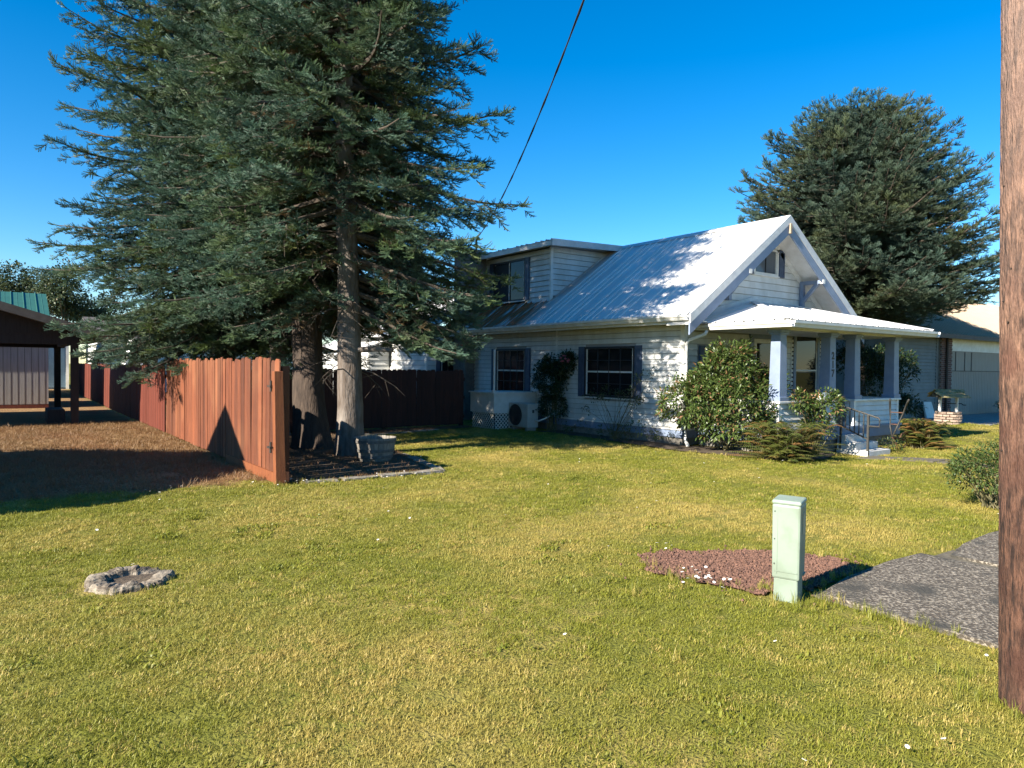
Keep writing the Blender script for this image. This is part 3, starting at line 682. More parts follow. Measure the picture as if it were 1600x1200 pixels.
# porch -----------------------------------------------------
PY, PX0, PX1, PZ = -2.0, .48, 5.24, .46
mb = MB(); mb.box(PX0 - .06, PX1 + .06, PY - .06, -.02, PZ - .05, PZ); porch = part(mb, 'porch', 'trim_blue', house)
mb = MB(); mb.box(PX0 - .03, PX1 + .03, PY - .03, -.04, .2, PZ - .05); part(mb, 'porch_skirt', 'trim_blue', porch)
mb = MB(); mb.box(PX0, PX1, PY, -.06, -.3, .2); part(mb, 'porch_foundation', 'stone_base', porch)
RT = 1.0
def halfwall(x0, x1, y0, y1, ax):
    mb = MB(); mb.box(x0 + .03, x1 - .03, y0 + .03, y1 - .03, PZ, RT); hw = part(mb, 'half_wall', 'siding_back', porch)
    mb = MB(); mb.box(x0 - .04, x1 + .04, y0 - .04, y1 + .04, RT, RT + .045); part(mb, 'rail_cap', 'trim_white', hw, bevel=.006)
    mb = MB(); mb.box(x0 - .02, x1 + .02, y0 - .02, y1 + .02, PZ + .005, PZ + .075); part(mb, 'base_trim', 'trim_white', hw)
    mb = MB()
    for px in (x0, x1 - .09):
        for py in (y0, y1 - .09): mb.box(px, px + .09, py, py + .09, PZ + .075, RT)
    part(mb, 'corner_board', 'trim_white', hw)
    if ax == 'y':
        clap(hw, 'y', y0 + .03, -1, x0 + .09, x1 - .09, PZ + .075, RT, .125); clap(hw, 'y', y1 - .03, 1, x0 + .09, x1 - .09, PZ + .075, RT, .125)
    else:
        clap(hw, 'x', x0 + .03, -1, y0 + .09, y1 - .09, PZ + .075, RT, .125); clap(hw, 'x', x1 - .03, 1, y0 + .09, y1 - .09, PZ + .075, RT, .125)
halfwall(PX0, 2.52, PY, PY + .2, 'y'); halfwall(3.25, PX1, PY, PY + .2, 'y')
halfwall(PX0, PX0 + .2, PY + .205, -.04, 'x'); halfwall(PX1 - .2, PX1, PY + .205, -.04, 'x')
cols_ = []
for i, x in enumerate((PX0 + .13, 2.39, 3.38, PX1 - .13)):
    mb = MB(); w0, w1 = .125, .105; y = PY + .12
    mb.hexa([(x - w0, y - w0, RT + .045), (x + w0, y - w0, RT + .045), (x + w0, y + w0, RT + .045), (x - w0, y + w0, RT + .045), (x - w1, y - w1, 2.40), (x + w1, y - w1, 2.40), (x + w1, y + w1, 2.40), (x - w1, y + w1, 2.40)])
    c_ = part(mb, 'column', 'trim_blue', porch, bevel=.006); cols_.append((x, y, c_))
    mb = MB(); mb.box(x - .15, x + .15, y - .15, y + .15, RT + .046, RT + .13); part(mb, 'column_base', 'trim_blue', c_, bevel=.006)
    mb = MB(); mb.box(x - .135, x + .135, y - .135, y + .135, 2.36, 2.40); mb.box(x - .16, x + .16, y - .16, y + .16, 2.40, 2.46); part(mb, 'capital', 'trim_blue', c_, bevel=.006)
# house number, read downwards on the second column
for k, ch in enumerate('217'):
    cu = bpy.data.curves.new('digit', 'FONT'); cu.body = ch; cu.size = .21; cu.extrude = .004; cu.align_x = 'CENTER'; cu.align_y = 'CENTER'; cu.offset = .009
    to = bpy.data.objects.new('tmp', cu); col.objects.link(to)
    bpy.context.view_layer.update()
    me = bpy.data.meshes.new_from_object(to.evaluated_get(bpy.context.evaluated_depsgraph_get())); bpy.data.objects.remove(to)
    me.materials.clear(); me.materials.append(MATS['black_paint'])
    x, y, c_ = cols_[1]; z = 1.97 - k * .185
    put(me, 'digit', (x + .0, y - .125 + .014 * (z - 1.0), z), (R_(90), 0, 0), (1, 1, 1), c_)
mb = MB(); mb.box(1.98, 2.2, PY + .02, PY + .18, RT + .046, RT + .06); mb.hexa([(2.0, PY + .03, RT + .06), (2.18, PY + .03, RT + .06), (2.18, PY + .16, RT + .06), (2.0, PY + .16, RT + .06), (2.03, PY + .05, RT + .16), (2.15, PY + .05, RT + .16), (2.15, PY + .15, RT + .16), (2.03, PY + .15, RT + .16)])
tag(mb.build('mail_box', 'trim_white', bevel=.01), 'small white box standing on the porch rail cap beside the numbered column', 'box')
# porch ceiling, beam and hipped roof
mb = MB(); mb.box(.22, 5.88, -2.32, -.01, 2.50, 2.53); part(mb, 'ceiling', 'trim_white', porch)
mb = MB(); mb.box(PX0 - .02, PX1 + .02, PY - .0, PY + .24, 2.46, 2.50); part(mb, 'beam', 'trim_white', porch)
QX0, QX1, QY, QZ, QT = .15, 5.95, -2.4, 2.63, 3.23; HL, HR = 2.34, 3.76
mb = MB(); d_ = .03
mb.add([(QX0, QY, QZ - d_), (QX1, QY, QZ - d_), (HR, -.01, QT - d_), (HL, -.01, QT - d_), (QX0, -.01, QZ - d_), (QX1, -.01, QZ - d_), (QX0, QY, 2.535), (QX1, QY, 2.535), (QX1, -.01, 2.535), (QX0, -.01, 2.535)],
       [(0, 1, 2, 3), (0, 3, 4), (1, 5, 2), (3, 2, 5, 4), (6, 7, 8, 9), (0, 6, 7, 1), (1, 7, 8, 5), (4, 9, 6, 0), (5, 8, 9, 4)])
pr = part(mb, 'porch_roof', 'trim_white', porch)
lf = math.hypot(2.4, .6); ll = math.hypot(HL - QX0, .6)
ribplane('roof_panel', (QX0, QY, QZ), (1, 0, 0), Vector((0, 2.4, .6)).normalized(), Vector((0, -.6, 2.4)).normalized(), [(0, -.03), (QX1 - QX0, -.03), (HR - QX0, lf - .012), (HL - QX0, lf - .012)], pr, 'roof_metal')
ribplane('roof_panel', (QX0, -.012, QZ), (0, -1, 0), Vector((HL - QX0, 0, .6)).normalized(), Vector((-.6, 0, HL - QX0)).normalized(), [(0, -.03), (2.388, -.03), (2.388, 0), (0, ll)], pr, 'roof_metal')
ribplane('roof_panel', (QX1, QY, QZ), (0, 1, 0), Vector((HR - QX1, 0, .6)).normalized(), Vector((.6, 0, QX1 - HR)).normalized(), [(0, -.03), (2.388, -.03), (2.388, ll), (0, 0)], pr, 'roof_metal')
for hx, qx in ((HL, QX0), (HR, QX1)):
    mb = MB(); mb.beam((qx, QY, QZ + .022), (hx, -.02, QT + .026), .15, .016); part(mb, 'hip_cap', 'flash_metal', pr)
gutter((QX0 - .01, QY - .005, QZ - .03), (QX1 + .01, QY - .005, QZ - .03), (0, -1, 0), pr)
gutter((QX0 - .005, -.62, QZ - .03), (QX0 - .005, QY - .12, QZ - .03), (-1, 0, 0), pr)
gutter((QX1 + .005, QY - .12, QZ - .03), (QX1 + .005, -.05, QZ - .03), (1, 0, 0), pr)
# flashing boards where the porch roof meets the gable
mb = MB(); mb.hexa([(QX0, -.03, QZ + .03), (HL, -.03, QT + .03), (HL, -.0, QT + .03), (QX0, 0, QZ + .03), (QX0, -.03, QZ + .2), (HL, -.03, QT + .13), (HL, 0, QT + .13), (QX0, 0, QZ + .2)]); part(mb, 'flashing', 'flash_metal', pr)
mb = MB(); mb.box(HL, HR, -.03, 0, QT + .012, QT + .09); part(mb, 'flashing', 'flash_metal', pr)
# downspout at the corner
mb = MB(); mb.tube([(.10, -.52, 2.47), (.09, -.5, 2.40), (.03, -.12, 2.28), (.02, -.055, 2.2), (.02, -.05, 1.3), (.02, -.05, .22), (.02, -.08, .1), (-.10, -.24, .03)], .038, 8); part(mb, 'downspout', 'trim_white', house, smooth=True)
# porch steps and railing
steps = thing('porch_steps', 'white painted concrete porch steps with worn treads', 'steps', (2.93, -2.4, 0))
for k, (y0, y1, z) in enumerate(((-2.26, -2.065, .30), (-2.48, -2.065, .16), (-2.74, -2.065, .02))):
    mb = MB(); mb.box(2.5 - .02 * k, 3.36 + .02 * k, y0, y1 - .001 * k, z - .145 if k < 2 else -.3, z); part(mb, 'step', 'step_white', steps, bevel=.012)
rl = thing('stair_railing', 'dark iron stair railing with thin balusters beside the porch steps', 'railing', (2.5, -2.4, 0))
def rz_(y): return .93 + (y + 2.12) * .27
mb = MB(); mb.tube([(2.5, -2.12, rz_(-2.12)), (2.5, -2.93, rz_(-2.93)), (2.5, -2.95, rz_(-2.95) - .03), (2.5, -2.95, rz_(-2.95) - .17), (2.5, -2.72, rz_(-2.95) - .17)], .018, 6); part(mb, 'handrail', 'rail_iron', rl)
for y in (-2.14, -2.72):
    mb = MB(); mb.box(2.48, 2.52, y - .02, y + .02, -.14, rz_(y)); part(mb, 'post', 'rail_iron', rl)
mb = MB(); mb.beam((2.5, -2.14, .50), (2.5, -2.72, .26), .02, .03); part(mb, 'bottom_rail', 'rail_iron', rl)
for k in range(5):
    y = -2.235 - k * .097; mb = MB(); mb.box(2.492, 2.508, y - .009, y + .009, .50 + (y + 2.14) * .414, rz_(y)); part(mb, 'baluster', 'rail_iron', rl)

# rear wing with its own roof, set behind the yard fence
wing = thing('rear_wing', 'white clapboard rear wing with shuttered window behind the dark yard fence', 'house', (1, 12, 0))
mb = MB(); mb.box(-1.04, 5.6, 9.4, 15, 0, 2.75); wg = part(mb, 'wall', 'siding_back', wing)
clap(wg, 'y', 9.4, -1, -1.04, .0, .3, 2.75, .15, [(-.62, .02, .9, 2.16)]); clap(wg, 'x', -1.04, -1, 9.4, 15, .3, 2.75, .15)
window('y', 9.4, -1, -.56, -.06, .95, 2.1, 2, 1, wing, shut=.13)
mb = MB(); mb.prism([(-1.5, 2.72), (2.3, 4.3), (6.1, 2.72), (6.1, 2.64), (2.3, 4.2), (-1.5, 2.64)], 'y', 9.3, 15.4); part(mb, 'roof', 'roof_metal', wing)
mb = MB(); mb.box(-1.09, -1.035, 9.37, 9.44, 0, 2.75); part(mb, 'corner_board', 'trim_white', wing)
shed2 = thing('white_shed', 'low white sided shed with sunlit corner beyond the yard fence', 'shed', (-2.6, 14.5, 0))
mb = MB(); mb.box(-1.85, -1.1, 12, 17, 0, 2.3); wg = part(mb, 'wall', 'siding_back', shed2)
clap(wg, 'y', 12, -1, -1.85, -1.1, .1, 2.3, .16); clap(wg, 'x', -1.85, -1, 12, 17, .1, 2.3, .16)
mb = MB(); mb.hexa([(-2.05, 11.8, 2.2), (-1.0, 11.8, 2.5), (-1.0, 17.2, 2.5), (-2.05, 17.2, 2.2), (-2.05, 11.8, 2.28), (-1.0, 11.8, 2.58), (-1.0, 17.2, 2.58), (-2.05, 17.2, 2.28)]); part(mb, 'roof', 'roof_metal', shed2)

# corner deck with lattice, heat pump
dk = thing('side_deck', 'small white corner deck with lattice skirt under the shuttered window', 'deck', (-.8, 5.85, 0))
mb = MB(); mb.box(-1.40, -.02, 5.15, 6.3, .43, .955); part(mb, 'panel', 'white_vinyl', dk)
mb = MB(); mb.box(-1.44, .0, 5.11, 6.34, .957, .99); part(mb, 'deck_top', 'trim_white', dk)
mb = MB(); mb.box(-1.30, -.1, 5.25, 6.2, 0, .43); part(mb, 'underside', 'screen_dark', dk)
mb = MB()
def lattice(mb, ax, c, a0, a1, z0, z1, st=.105, w=.014, d=.008):
    n = int((a1 - a0 + (z1 - z0)) / st) + 2; h = z1 - z0
    for sg, off in ((1, 0), (-1, d)):
        for k in range(-1, n + 6):
            b0 = a0 - h + k * st
            p0, p1 = b0, b0 + h
            t0, t1 = max(0, (a0 - p0) / h), min(1, (a1 - p0) / h)
            if t1 - t0 < .05: continue
            zz = (z0 + t0 * h, z0 + t1 * h) if sg > 0 else (z1 - t0 * h, z1 - t1 * h)
            A, B = p0 + t0 * h, p0 + t1 * h
            if ax == 'x': mb.beam((c - off, A, zz[0]), (c - off, B, zz[1]), d * .95, w * 2, (1, 0, 0)) if False else mb.hexa([(c - off - d * .48, A - w, zz[0]), (c - off + d * .48, A - w, zz[0]), (c - off + d * .48, A + w, zz[0]), (c - off - d * .48, A + w, zz[0]), (c - off - d * .48, B - w, zz[1]), (c - off + d * .48, B - w, zz[1]), (c - off + d * .48, B + w, zz[1]), (c - off - d * .48, B + w, zz[1])])
            else: mb.hexa([(A - w, c - off - d * .48, zz[0]), (A + w, c - off - d * .48, zz[0]), (A + w, c - off + d * .48, zz[0]), (A - w, c - off + d * .48, zz[0]), (B - w, c - off - d * .48, zz[1]), (B + w, c - off - d * .48, zz[1]), (B + w, c - off + d * .48, zz[1]), (B - w, c - off + d * .48, zz[1])])
lattice(mb, 'x', -1.36, 5.2, 6.25, .0, .43); lattice(mb, 'y', 5.19, -1.34, -.05, .0, .43)
stuff(part(mb, 'lattice', 'white_vinyl', dk))
mb = MB(); mb.tube([(-1.30, 5.3, .99), (-1.30, 5.3, 2.12)], .03, 8); mb.box(-1.36, -1.24, 5.24, 5.36, .99, 1.02); part(mb, 'post', 'white_vinyl', dk)
hp = thing('heat_pump', 'grey outdoor heat pump unit beside the lattice deck', 'heat pump', (-.77, 4.7, 0))
mb = MB(); mb.box(-.95, -.6, 4.28, 5.1, .1, .72); hb = part(mb, 'casing', 'ac_body', hp, bevel=.015)
mb = MB()
for r in (.10, .17, .235, .275):
    mb.tube([(-.965, 4.80 + r * math.cos(t), .41 + r * math.sin(t)) for t in np.linspace(0, 2 * math.pi, 25)], .006, 5, cap=False)
for t in np.linspace(0, 2 * math.pi, 9)[:-1]: mb.beam((-.965, 4.80 + .06 * math.cos(t), .41 + .06 * math.sin(t)), (-.965, 4.80 + .275 * math.cos(t), .41 + .275 * math.sin(t)), .008, .008, (1, 0, 0))
part(mb, 'fan_grille', 'ac_dark', hb)
mb = MB(); mb.tube([(-.953, 4.80, .41), (-.951, 4.80, .41)], [.275, .275], 28); part(mb, 'fan_recess', 'ac_dark', hb)
mb = MB(); mb.box(-.92, -.62, 4.35, 4.42, 0.0, .1); mb.box(-.92, -.62, 4.95, 5.02, 0.0, .1); part(mb, 'foot', 'concrete', hp)
mb = MB(); mb.tube([(-.7, 4.275, .3), (-.7, 4.15, .28), (-.6, 4.0, .35), (-.3, 3.95, .5), (.0, 3.95, .6)], .02, 8); part(mb, 'line_set', 'white_vinyl', hp, smooth=True)
mb = MB(); mb.box(-.8, -.74, 4.272, 4.279, .48, .56); part(mb, 'vent_label', 'ac_dark', hb)

# ------------------------------------------------------------------ garage next door
GX0, GX1, GY0, GY1 = 12.6, 34., 1.95, 8.6
gar = thing('garage', 'grey neighbouring garage with tan metal roof, brick pier and wide door', 'garage', (20, 5, 0))
mb = MB(); mb.box(GX0, GX1, GY0 + .03, GY1, 0, 3.0); part(mb, 'wall', 'garage_siding', gar)
mb = MB()
for k in range(21):
    z = .42 + k * .122; mb.hexa([(GX0, GY0 - .012, z + .012), (16.2, GY0 - .012, z + .012), (16.2, GY0 + .035, z + .012), (GX0, GY0 + .035, z + .012), (GX0, GY0 + .024, z + .122), (16.2, GY0 + .024, z + .122), (16.2, GY0 + .035, z + .122), (GX0, GY0 + .035, z + .122)])
stuff(part(mb, 'lap_siding', 'garage_siding', gar))
mb = MB(); mb.box(GX0, 16.4, GY0 - .02, GY0 + .03, 0, .42); part(mb, 'foundation', 'stone_base', gar)
mb = MB(); mb.box(16.2, 16.38, GY0 - .012, GY0 + .03, .42, 2.98); part(mb, 'corner_board', 'garage_siding', gar)
pier = MB(); pier.box(16.40, 17.26, GY0 - .10, GY0 + .03, 0, 2.95); pier = part(pier, 'brick_pier', 'mortar', gar)
bm_ = MB(); bm_.box(-.1, .1, -.02, .02, -.029, .029); bm_ = bm_.mesh('brick'); bm_.materials.append(MATS['brick_red'])
for k in range(40):
    for j in range(4):
        x = 16.51 + j * .215 - (.06 if k % 2 else 0)
        put(bm_, 'brick', (x, GY0 - .095, .05 + k * .073), (0, 0, 0), (1, 1, 1), pier)
mb = MB(); mb.tube([(16.72, GY0 - .16, 2.95), (16.72, GY0 - .16, .1)], .045, 8); part(mb, 'downspout', 'iron_dark', gar)
mb = MB(); mb.box(17.3, GX1, GY0 - .03, GY0 + .03, 2.48, 2.97); part(mb, 'door_header', 'trim_white', gar)
mb = MB(); mb.box(17.28, 24.5, GY0 - .012, GY0 + .03, .02, 2.48); gd = part(mb, 'garage_door', 'garage_door', gar)
mb = MB(); mb.box(17.28, 24.5, GY0 - .03, GY0 - .012, 1.70, 1.73)
for x in (17.75, 18.55, 19.15, 22.): mb.box(x, x + .05, GY0 - .03, GY0 - .012, 1.73, 2.45)
part(mb, 'door_batten', 'dark_fascia', gd)
mb = MB()
for k in range(48): mb.box(17.32 + k * .15, 17.335 + k * .15, GY0 - .019, GY0 - .012, .03, 1.69)
stuff(part(mb, 'door_groove_strip', 'garage_door', gd))
mb = MB(); mb.prism([(GY0 - .45, 3.04), (5.27, 5.15), (GY1 + .45, 3.04), (GY1 + .45, 2.95), (5.27, 5.05), (GY0 - .45, 2.95)], 'x', GX0 - .3, GX1); gr_ = part(mb, 'roof', 'garage_siding', gar)
gs = Vector((0, 5.27 - GY0 + .45, 2.11)); gl = gs.length
ribplane('roof_panel', (GX0 - .3, GY0 - .46, 3.045), (1, 0, 0), gs.normalized(), Vector((0, -gs.z, gs.y)).normalized(), [(0, 0), (GX1 - GX0 + .3, 0), (GX1 - GX0 + .3, gl + .02), (0, gl + .02)], gr_, 'garage_roof', pw=1.2, rib=.3, hgt=.03)
mb = MB(); mb.box(GX0 - .3, GX1, GY0 - .52, GY0 - .46, 2.90, 3.06); part(mb, 'fascia', 'dark_fascia', gar)
mb = MB(); mb.prism([(GY0 - .45, 2.95), (5.27, 5.03), (GY1 + .45, 2.95)], 'x', GX0, GX0 + .1); part(mb, 'gable', 'garage_siding', gar)
mb = MB(); mb.hexa([(14.9, GY0 - .32, .0), (15.6, GY0 - .32, .0), (15.6, GY0 - .25, 0), (14.9, GY0 - .25, 0), (14.95, GY0 - .16, .58), (15.55, GY0 - .16, .58), (15.55, GY0 - .12, .58), (14.95, GY0 - .12, .58)])
tag(mb.build('leaning_board', 'white_vinyl'), 'pale board leaning at the foot of the grey garage wall', 'board')

# ------------------------------------------------------------------ fences
def picket_mesh(w, h, t, rough):
    m = MB(); j = lambda s: random.uniform(-s, s)
    c = w * .22
    P2 = [(-w / 2 + j(rough), 0), (w / 2 + j(rough), 0), (w / 2 + j(rough), h * .5), (w / 2 + j(rough), h - c), (w / 2 - c, h + j(rough)), (-w / 2 + c, h + j(rough)), (-w / 2 + j(rough), h - c), (-w / 2 + j(rough), h * .5)]
    m.prism([(a, b) for a, b in P2], 'x', -t / 2, t / 2); return m.mesh('picket')
def fence(name, label, cat, x0, y0, x1, y1, h, pitch, w, mat, rough=.004, lean=0., hj=.03, posts=2.4, group=None, side=1, z0=.05, leanf=None, end_post=None):
    a, b = Vector((x0, y0, 0)), Vector((x1, y1, 0)); L_ = (b - a).length; d = (b - a).normalized(); ang = math.atan2(d.y, d.x) - math.pi / 2
    f = thing(name, label, cat, tuple((a + b) / 2), group)
    var = [picket_mesh(w, h, .02, rough) for _ in range(5)]
    for m in var: m.materials.append(MATS[mat])
    n = int(L_ / pitch)
    for k in range(n):
        s = (k + .5) * pitch; p = a + d * s + Vector((d.y, -d.x, 0)) * random.uniform(-.004, .004)
        le = random.gauss(0, lean) + (leanf(s / L_) if leanf else 0)
        put(random.choice(var), 'picket', (p.x, p.y, z0 + random.uniform(-.01, .01)), (le, 0, ang + random.gauss(0, lean * 5)), (1, 1, 1 + random.uniform(-hj, hj) / h), f)
    nrm = Vector((d.y, -d.x, 0)) * side
    for z in (z0 + .22, z0 + h * .5, z0 + h - .25):
        q = MB(); q.beam(a + nrm * .035 + Vector((0, 0, z)), b + nrm * .035 + Vector((0, 0, z)), .04, .09); part(q, 'rail', mat, f)
    m = int(L_ / posts)
    for k in range(m + 1):
        p = a + d * min(L_ - .06, max(.06, L_ * k / max(m, 1))) + nrm * .105
        q = MB(); q.box(p.x - .05, p.x + .05, p.y - .05, p.y + .05, -.1, h + z0 - .1); part(q, 'post', mat, f)
    return f
fa = fence('fence', 'tall weathered orange picket fence with leaning boards and a gate post at its end', 'fence', -8.8, -.43, -8.8, 7.85, 1.68, .185, .172, 'fence_weathered', .007, .010, .03, leanf=lambda t: -.035 * math.sin(t * 3.0) + .02)
mb = MB(); mb.hexa([(-8.87, -.56, -.1), (-8.73, -.56, -.1), (-8.73, -.44, -.1), (-8.87, -.44, -.1), (-8.90, -.555, 1.56), (-8.78, -.555, 1.56), (-8.78, -.445, 1.56), (-8.90, -.445, 1.56)]); part(mb, 'end_post', 'fence_post', fa, bevel=.006)
mb = MB(); mb.beam((-8.83, -.42, .085), (-8.83, 2.2, .07), .03, .14); part(mb, 'kickboard', 'fence_post', fa)
for z in (.5, 1.34):
    mb = MB(); mb.box(-8.93, -8.885, -.47, -.33, z, z + .025); mb.tube([(-8.91, -.44, z - .06), (-8.91, -.44, z + .09)], .017, 8); part(mb, 'hinge', 'iron_dark', fa)
fence('fence', 'smooth red-stained board fence carrying on behind the weathered fence past the carport', 'fence', -8.8, 7.87, -8.8, 19.2, 1.54, .145, .143, 'fence_red', .001, .002, .012)
fence('fence', 'far red-stained board fence beyond the carport near the blue house', 'fence', -8.75, 19.3, -8.75, 33, 1.54, .145, .143, 'fence_red', .001, .002, .012)
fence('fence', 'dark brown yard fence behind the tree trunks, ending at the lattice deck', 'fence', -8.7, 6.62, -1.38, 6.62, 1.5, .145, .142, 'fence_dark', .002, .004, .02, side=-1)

# ------------------------------------------------------------------ conifers
def needle_spray(name, mat, seed, nl=.019, step=.0105, bw=.009, length=.235, pairs=4, rise=.25):
    r = random.Random(seed); V = []; F = []; T = []
    def twig(o, d, ln, t0, t1):
        d = d.normalized(); s = d.cross(Vector((0, 0, 1))).normalized(); nrm = s.cross(d); n = max(4, int(ln / step))
        for i in range(n):
            u = (i + .5) / n; p = o + d * ln * u + nrm * (.02 * u * u); tv = t0 + (t1 - t0) * u
            for ang in (8, 62, 118, 172, 250 if i % 2 else 290):
                if r.random() < .05: continue
                g_ = R_(ang + r.uniform(-16, 16)); L_ = nl * r.uniform(.8, 1.2) * (1 - .3 * u)
                q = (d * .62 + s * math.cos(g_) + nrm * math.sin(g_)).normalized()
                w = (d - q * d.dot(q)).normalized() * bw * .5
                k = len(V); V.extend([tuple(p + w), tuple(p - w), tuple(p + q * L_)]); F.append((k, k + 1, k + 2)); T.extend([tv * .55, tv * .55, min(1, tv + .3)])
    main = Vector((1, 0, rise * .4)).normalized(); twig(Vector((0, 0, 0)), main, length, .1, 1)
    for i in range(pairs):
        u = .10 + .80 * i / pairs
        for sg in (-1, 1):
            a = R_(r.uniform(36, 56)) * sg; ln = length * (.48 * (1 - u) + .20) * r.uniform(.8, 1.2)
            roll = R_(r.choice((0, 0, 0, 1)) * r.uniform(40, 90) + r.uniform(-22, 32)); sa = math.sin(a)
            twig(main * length * u, Vector((math.cos(a), sa * math.cos(roll), abs(sa) * math.sin(roll) + rise)), ln, .15, 1)
    k = len(V); V.extend([(0, -.004, 0), (0, .004, 0), tuple(main * length)]); F.append((k, k + 1, k + 2)); T.extend([0, 0, 0])
    return variant(name, V, F, T, mat)
sprays_a = [needle_spray('spray_a%d' % i, 'needles', i, rise=(.0, .2, .1, .35)[i]) for i in range(4)]
print('spray tris', [len(o.data.polygons) for o in sprays_a])
sprays_e = [needle_spray('spray_e%d' % i, 'needles_e', 20 + i, nl=.020, length=.26, rise=.3) for i in range(3)]
def interp(prof, z):
    for (z0, r0), (z1, r1) in zip(prof[:-1], prof[1:]):
        if z0 <= z <= z1: return r0 + (r1 - r0) * (z - z0) / (z1 - z0)
    return 0
def trunk_mesh(base, H, r0, lean=(0, 0), wob=.06, n=18, seed=0, flare=1.35, rough=.05):
    r = random.Random(seed); m = MB(); k = 34; zs = [H * (i / (k - 1)) ** 1.25 for i in range(k)]
    pts = []; o = 0; ph = [r.uniform(0, 6.3) for _ in range(6)]
    cx = lambda z: base[0] + lean[0] * z / H + wob * math.sin(z * .5 + ph[0]); cy = lambda z: base[1] + lean[1] * z / H + wob * math.sin(z * .43 + ph[1])
    for i, z in enumerate(zs):
        rad = r0 * (1 - z / H) ** .8 * (1 + (flare - 1) * math.exp(-z / .35)) + .01
        for j in range(n):
            t = 2 * math.pi * j / n
            q = rad * (1 + rough * math.sin(3 * t + ph[2] + z * .6) + rough * .8 * math.sin(7 * t + ph[3] + z * 1.7) + r.uniform(-rough, rough) * .8)
            m.v.append((cx(z) + q * math.cos(t), cy(z) + q * math.sin(t), z - .05))
    for i in range(k - 1):
        for j in range(n):
            j2 = (j + 1) % n; m.f.append((i * n + j, i * n + j2, (i + 1) * n + j2, (i + 1) * n + j))
    return m, cx, cy
def conifer(name, label, base, H, r0, prof, nb, seed, sprays, mat, bark, lean=(0, 0), group=None, a_lo=-.22, a_hi=.12, sc=(.8, 1.2), sec=.165, spy=.125, zlow=None, drybase=.5, skip=None, dead=0, jl=(.62, 1.12), upt=.34, bark_label=None, drp=.44, l2k=.27, hang=1., extra=()):
    r = random.Random(seed); t = thing(name, label, 'tree', (base[0], base[1], 0), group)
    m, cx, cy = trunk_mesh(base, H, r0, lean, seed=seed); tk = part(m, 'trunk', bark, t, smooth=True)
    if bark_label: tk['label'] = bark_label
    limbs = MB(); P = []; Ro = []; S = []; T = []; Dr = []; I = []
    zlo, zhi = prof[0][0], prof[-1][0]
    for i in range(nb + len(extra)):
        u = (i + r.random()) / nb; z = zlo + (zhi - zlo) * u ** .92
        az = i * 2.39996 + r.uniform(-.35, .35); L_ = interp(prof, z) * r.uniform(*jl) + .15
        if i >= nb: z, az, L_ = extra[i - nb]
        elif skip and skip(z, az): continue
        uu = (z - zlo) / (H - zlo); a = a_lo + (a_hi - a_lo) * uu + r.uniform(-.08, .08); b = drp - .3 * uu; c = upt
        dh = Vector((math.cos(az), math.sin(az), 0)); sdv = Vector((-math.sin(az), math.cos(az), 0)); o = Vector((cx(z), cy(z), z)); bend = r.uniform(-.25, .25)
        def pt(s): return o + dh * L_ * s + sdv * L_ * bend * s * s + Vector((0, 0, L_ * (a * s - b * s * s + c * s ** 3)))
        pts = [pt(k / 6) for k in range(7)]
        limbs.tube(pts, [max(.006, (.012 + .016 * L_) * (1 - .85 * k / 6)) for k in range(7)], 5)
        s = .16 + r.random() * .1; side = 1; tint0 = r.uniform(.1, 1)
        while s < 1.0:
            p = pt(s); d = (pt(min(1, s + .03)) - pt(s - .03)).normalized()
            for side in (1, -1):
                if r.random() < .12: continue
                l2 = (L_ * l2k * (1 - s) ** .8 + .20) * r.uniform(.6, 1.25); l2 = min(l2, 1.0)
                ang = R_(r.uniform(42, 62)); d2 = (d * math.cos(ang) + (sdv * side) * math.sin(ang) + Vector((0, 0, r.uniform(-.62, .02) * hang))).normalized()
                if l2 > .4: limbs.tube([p, p + d2 * l2 * .55, p + d2 * l2], [.009, .006, .003], 3, cap=False)
                q = .05; flip = 1
                while q < l2 + .02:
                    last = q + spy >= l2 + .02
                    da = 0 if last else R_(r.uniform(25, 45)) * flip
                    sv = d2.cross(Vector((0, 0, 1))).normalized(); dd = (d2 * math.cos(da) + sv * math.sin(da) + Vector((0, 0, r.uniform(-.38, .22)))).normalized()
                    upv = (Vector((0, 0, 1)) + Vector((r.uniform(-.35, .35), r.uniform(-.35, .35), 0)))
                    yv = upv.cross(dd).normalized(); zv = dd.cross(yv)
                    mt = Matrix((dd, yv, zv)).transposed()
                    pp = p + d2 * q + Vector((0, 0, -.05 * q * q / max(l2, .1)))
                    P.append(pp); Ro.append(tuple(mt.to_euler())); k = r.uniform(*sc) * (.9 if not last else 1.05); S.append(k); T.append(min(1, max(0, tint0 * .5 + r.uniform(-.1, .6))))
                    inner = max(0, .55 - s) * 1.2; Dr.append(min(1, r.random() * .9 + .25) if r.random() < inner * drybase else r.random() * .12); I.append(r.randrange(len(sprays)))
                    q += spy * r.uniform(.8, 1.25); flip = -flip
            s += sec / L_ * r.uniform(.8, 1.2)
        # leader tip
        d = (pt(1.) - pt(.95)).normalized(); yv = Vector((0, 0, 1)).cross(d).normalized(); mt = Matrix((d, yv, d.cross(yv))).transposed()
        P.append(pt(1.)); Ro.append(tuple(mt.to_euler())); S.append(r.uniform(*sc)); T.append(min(1, tint0 + .3)); Dr.append(0); I.append(0)
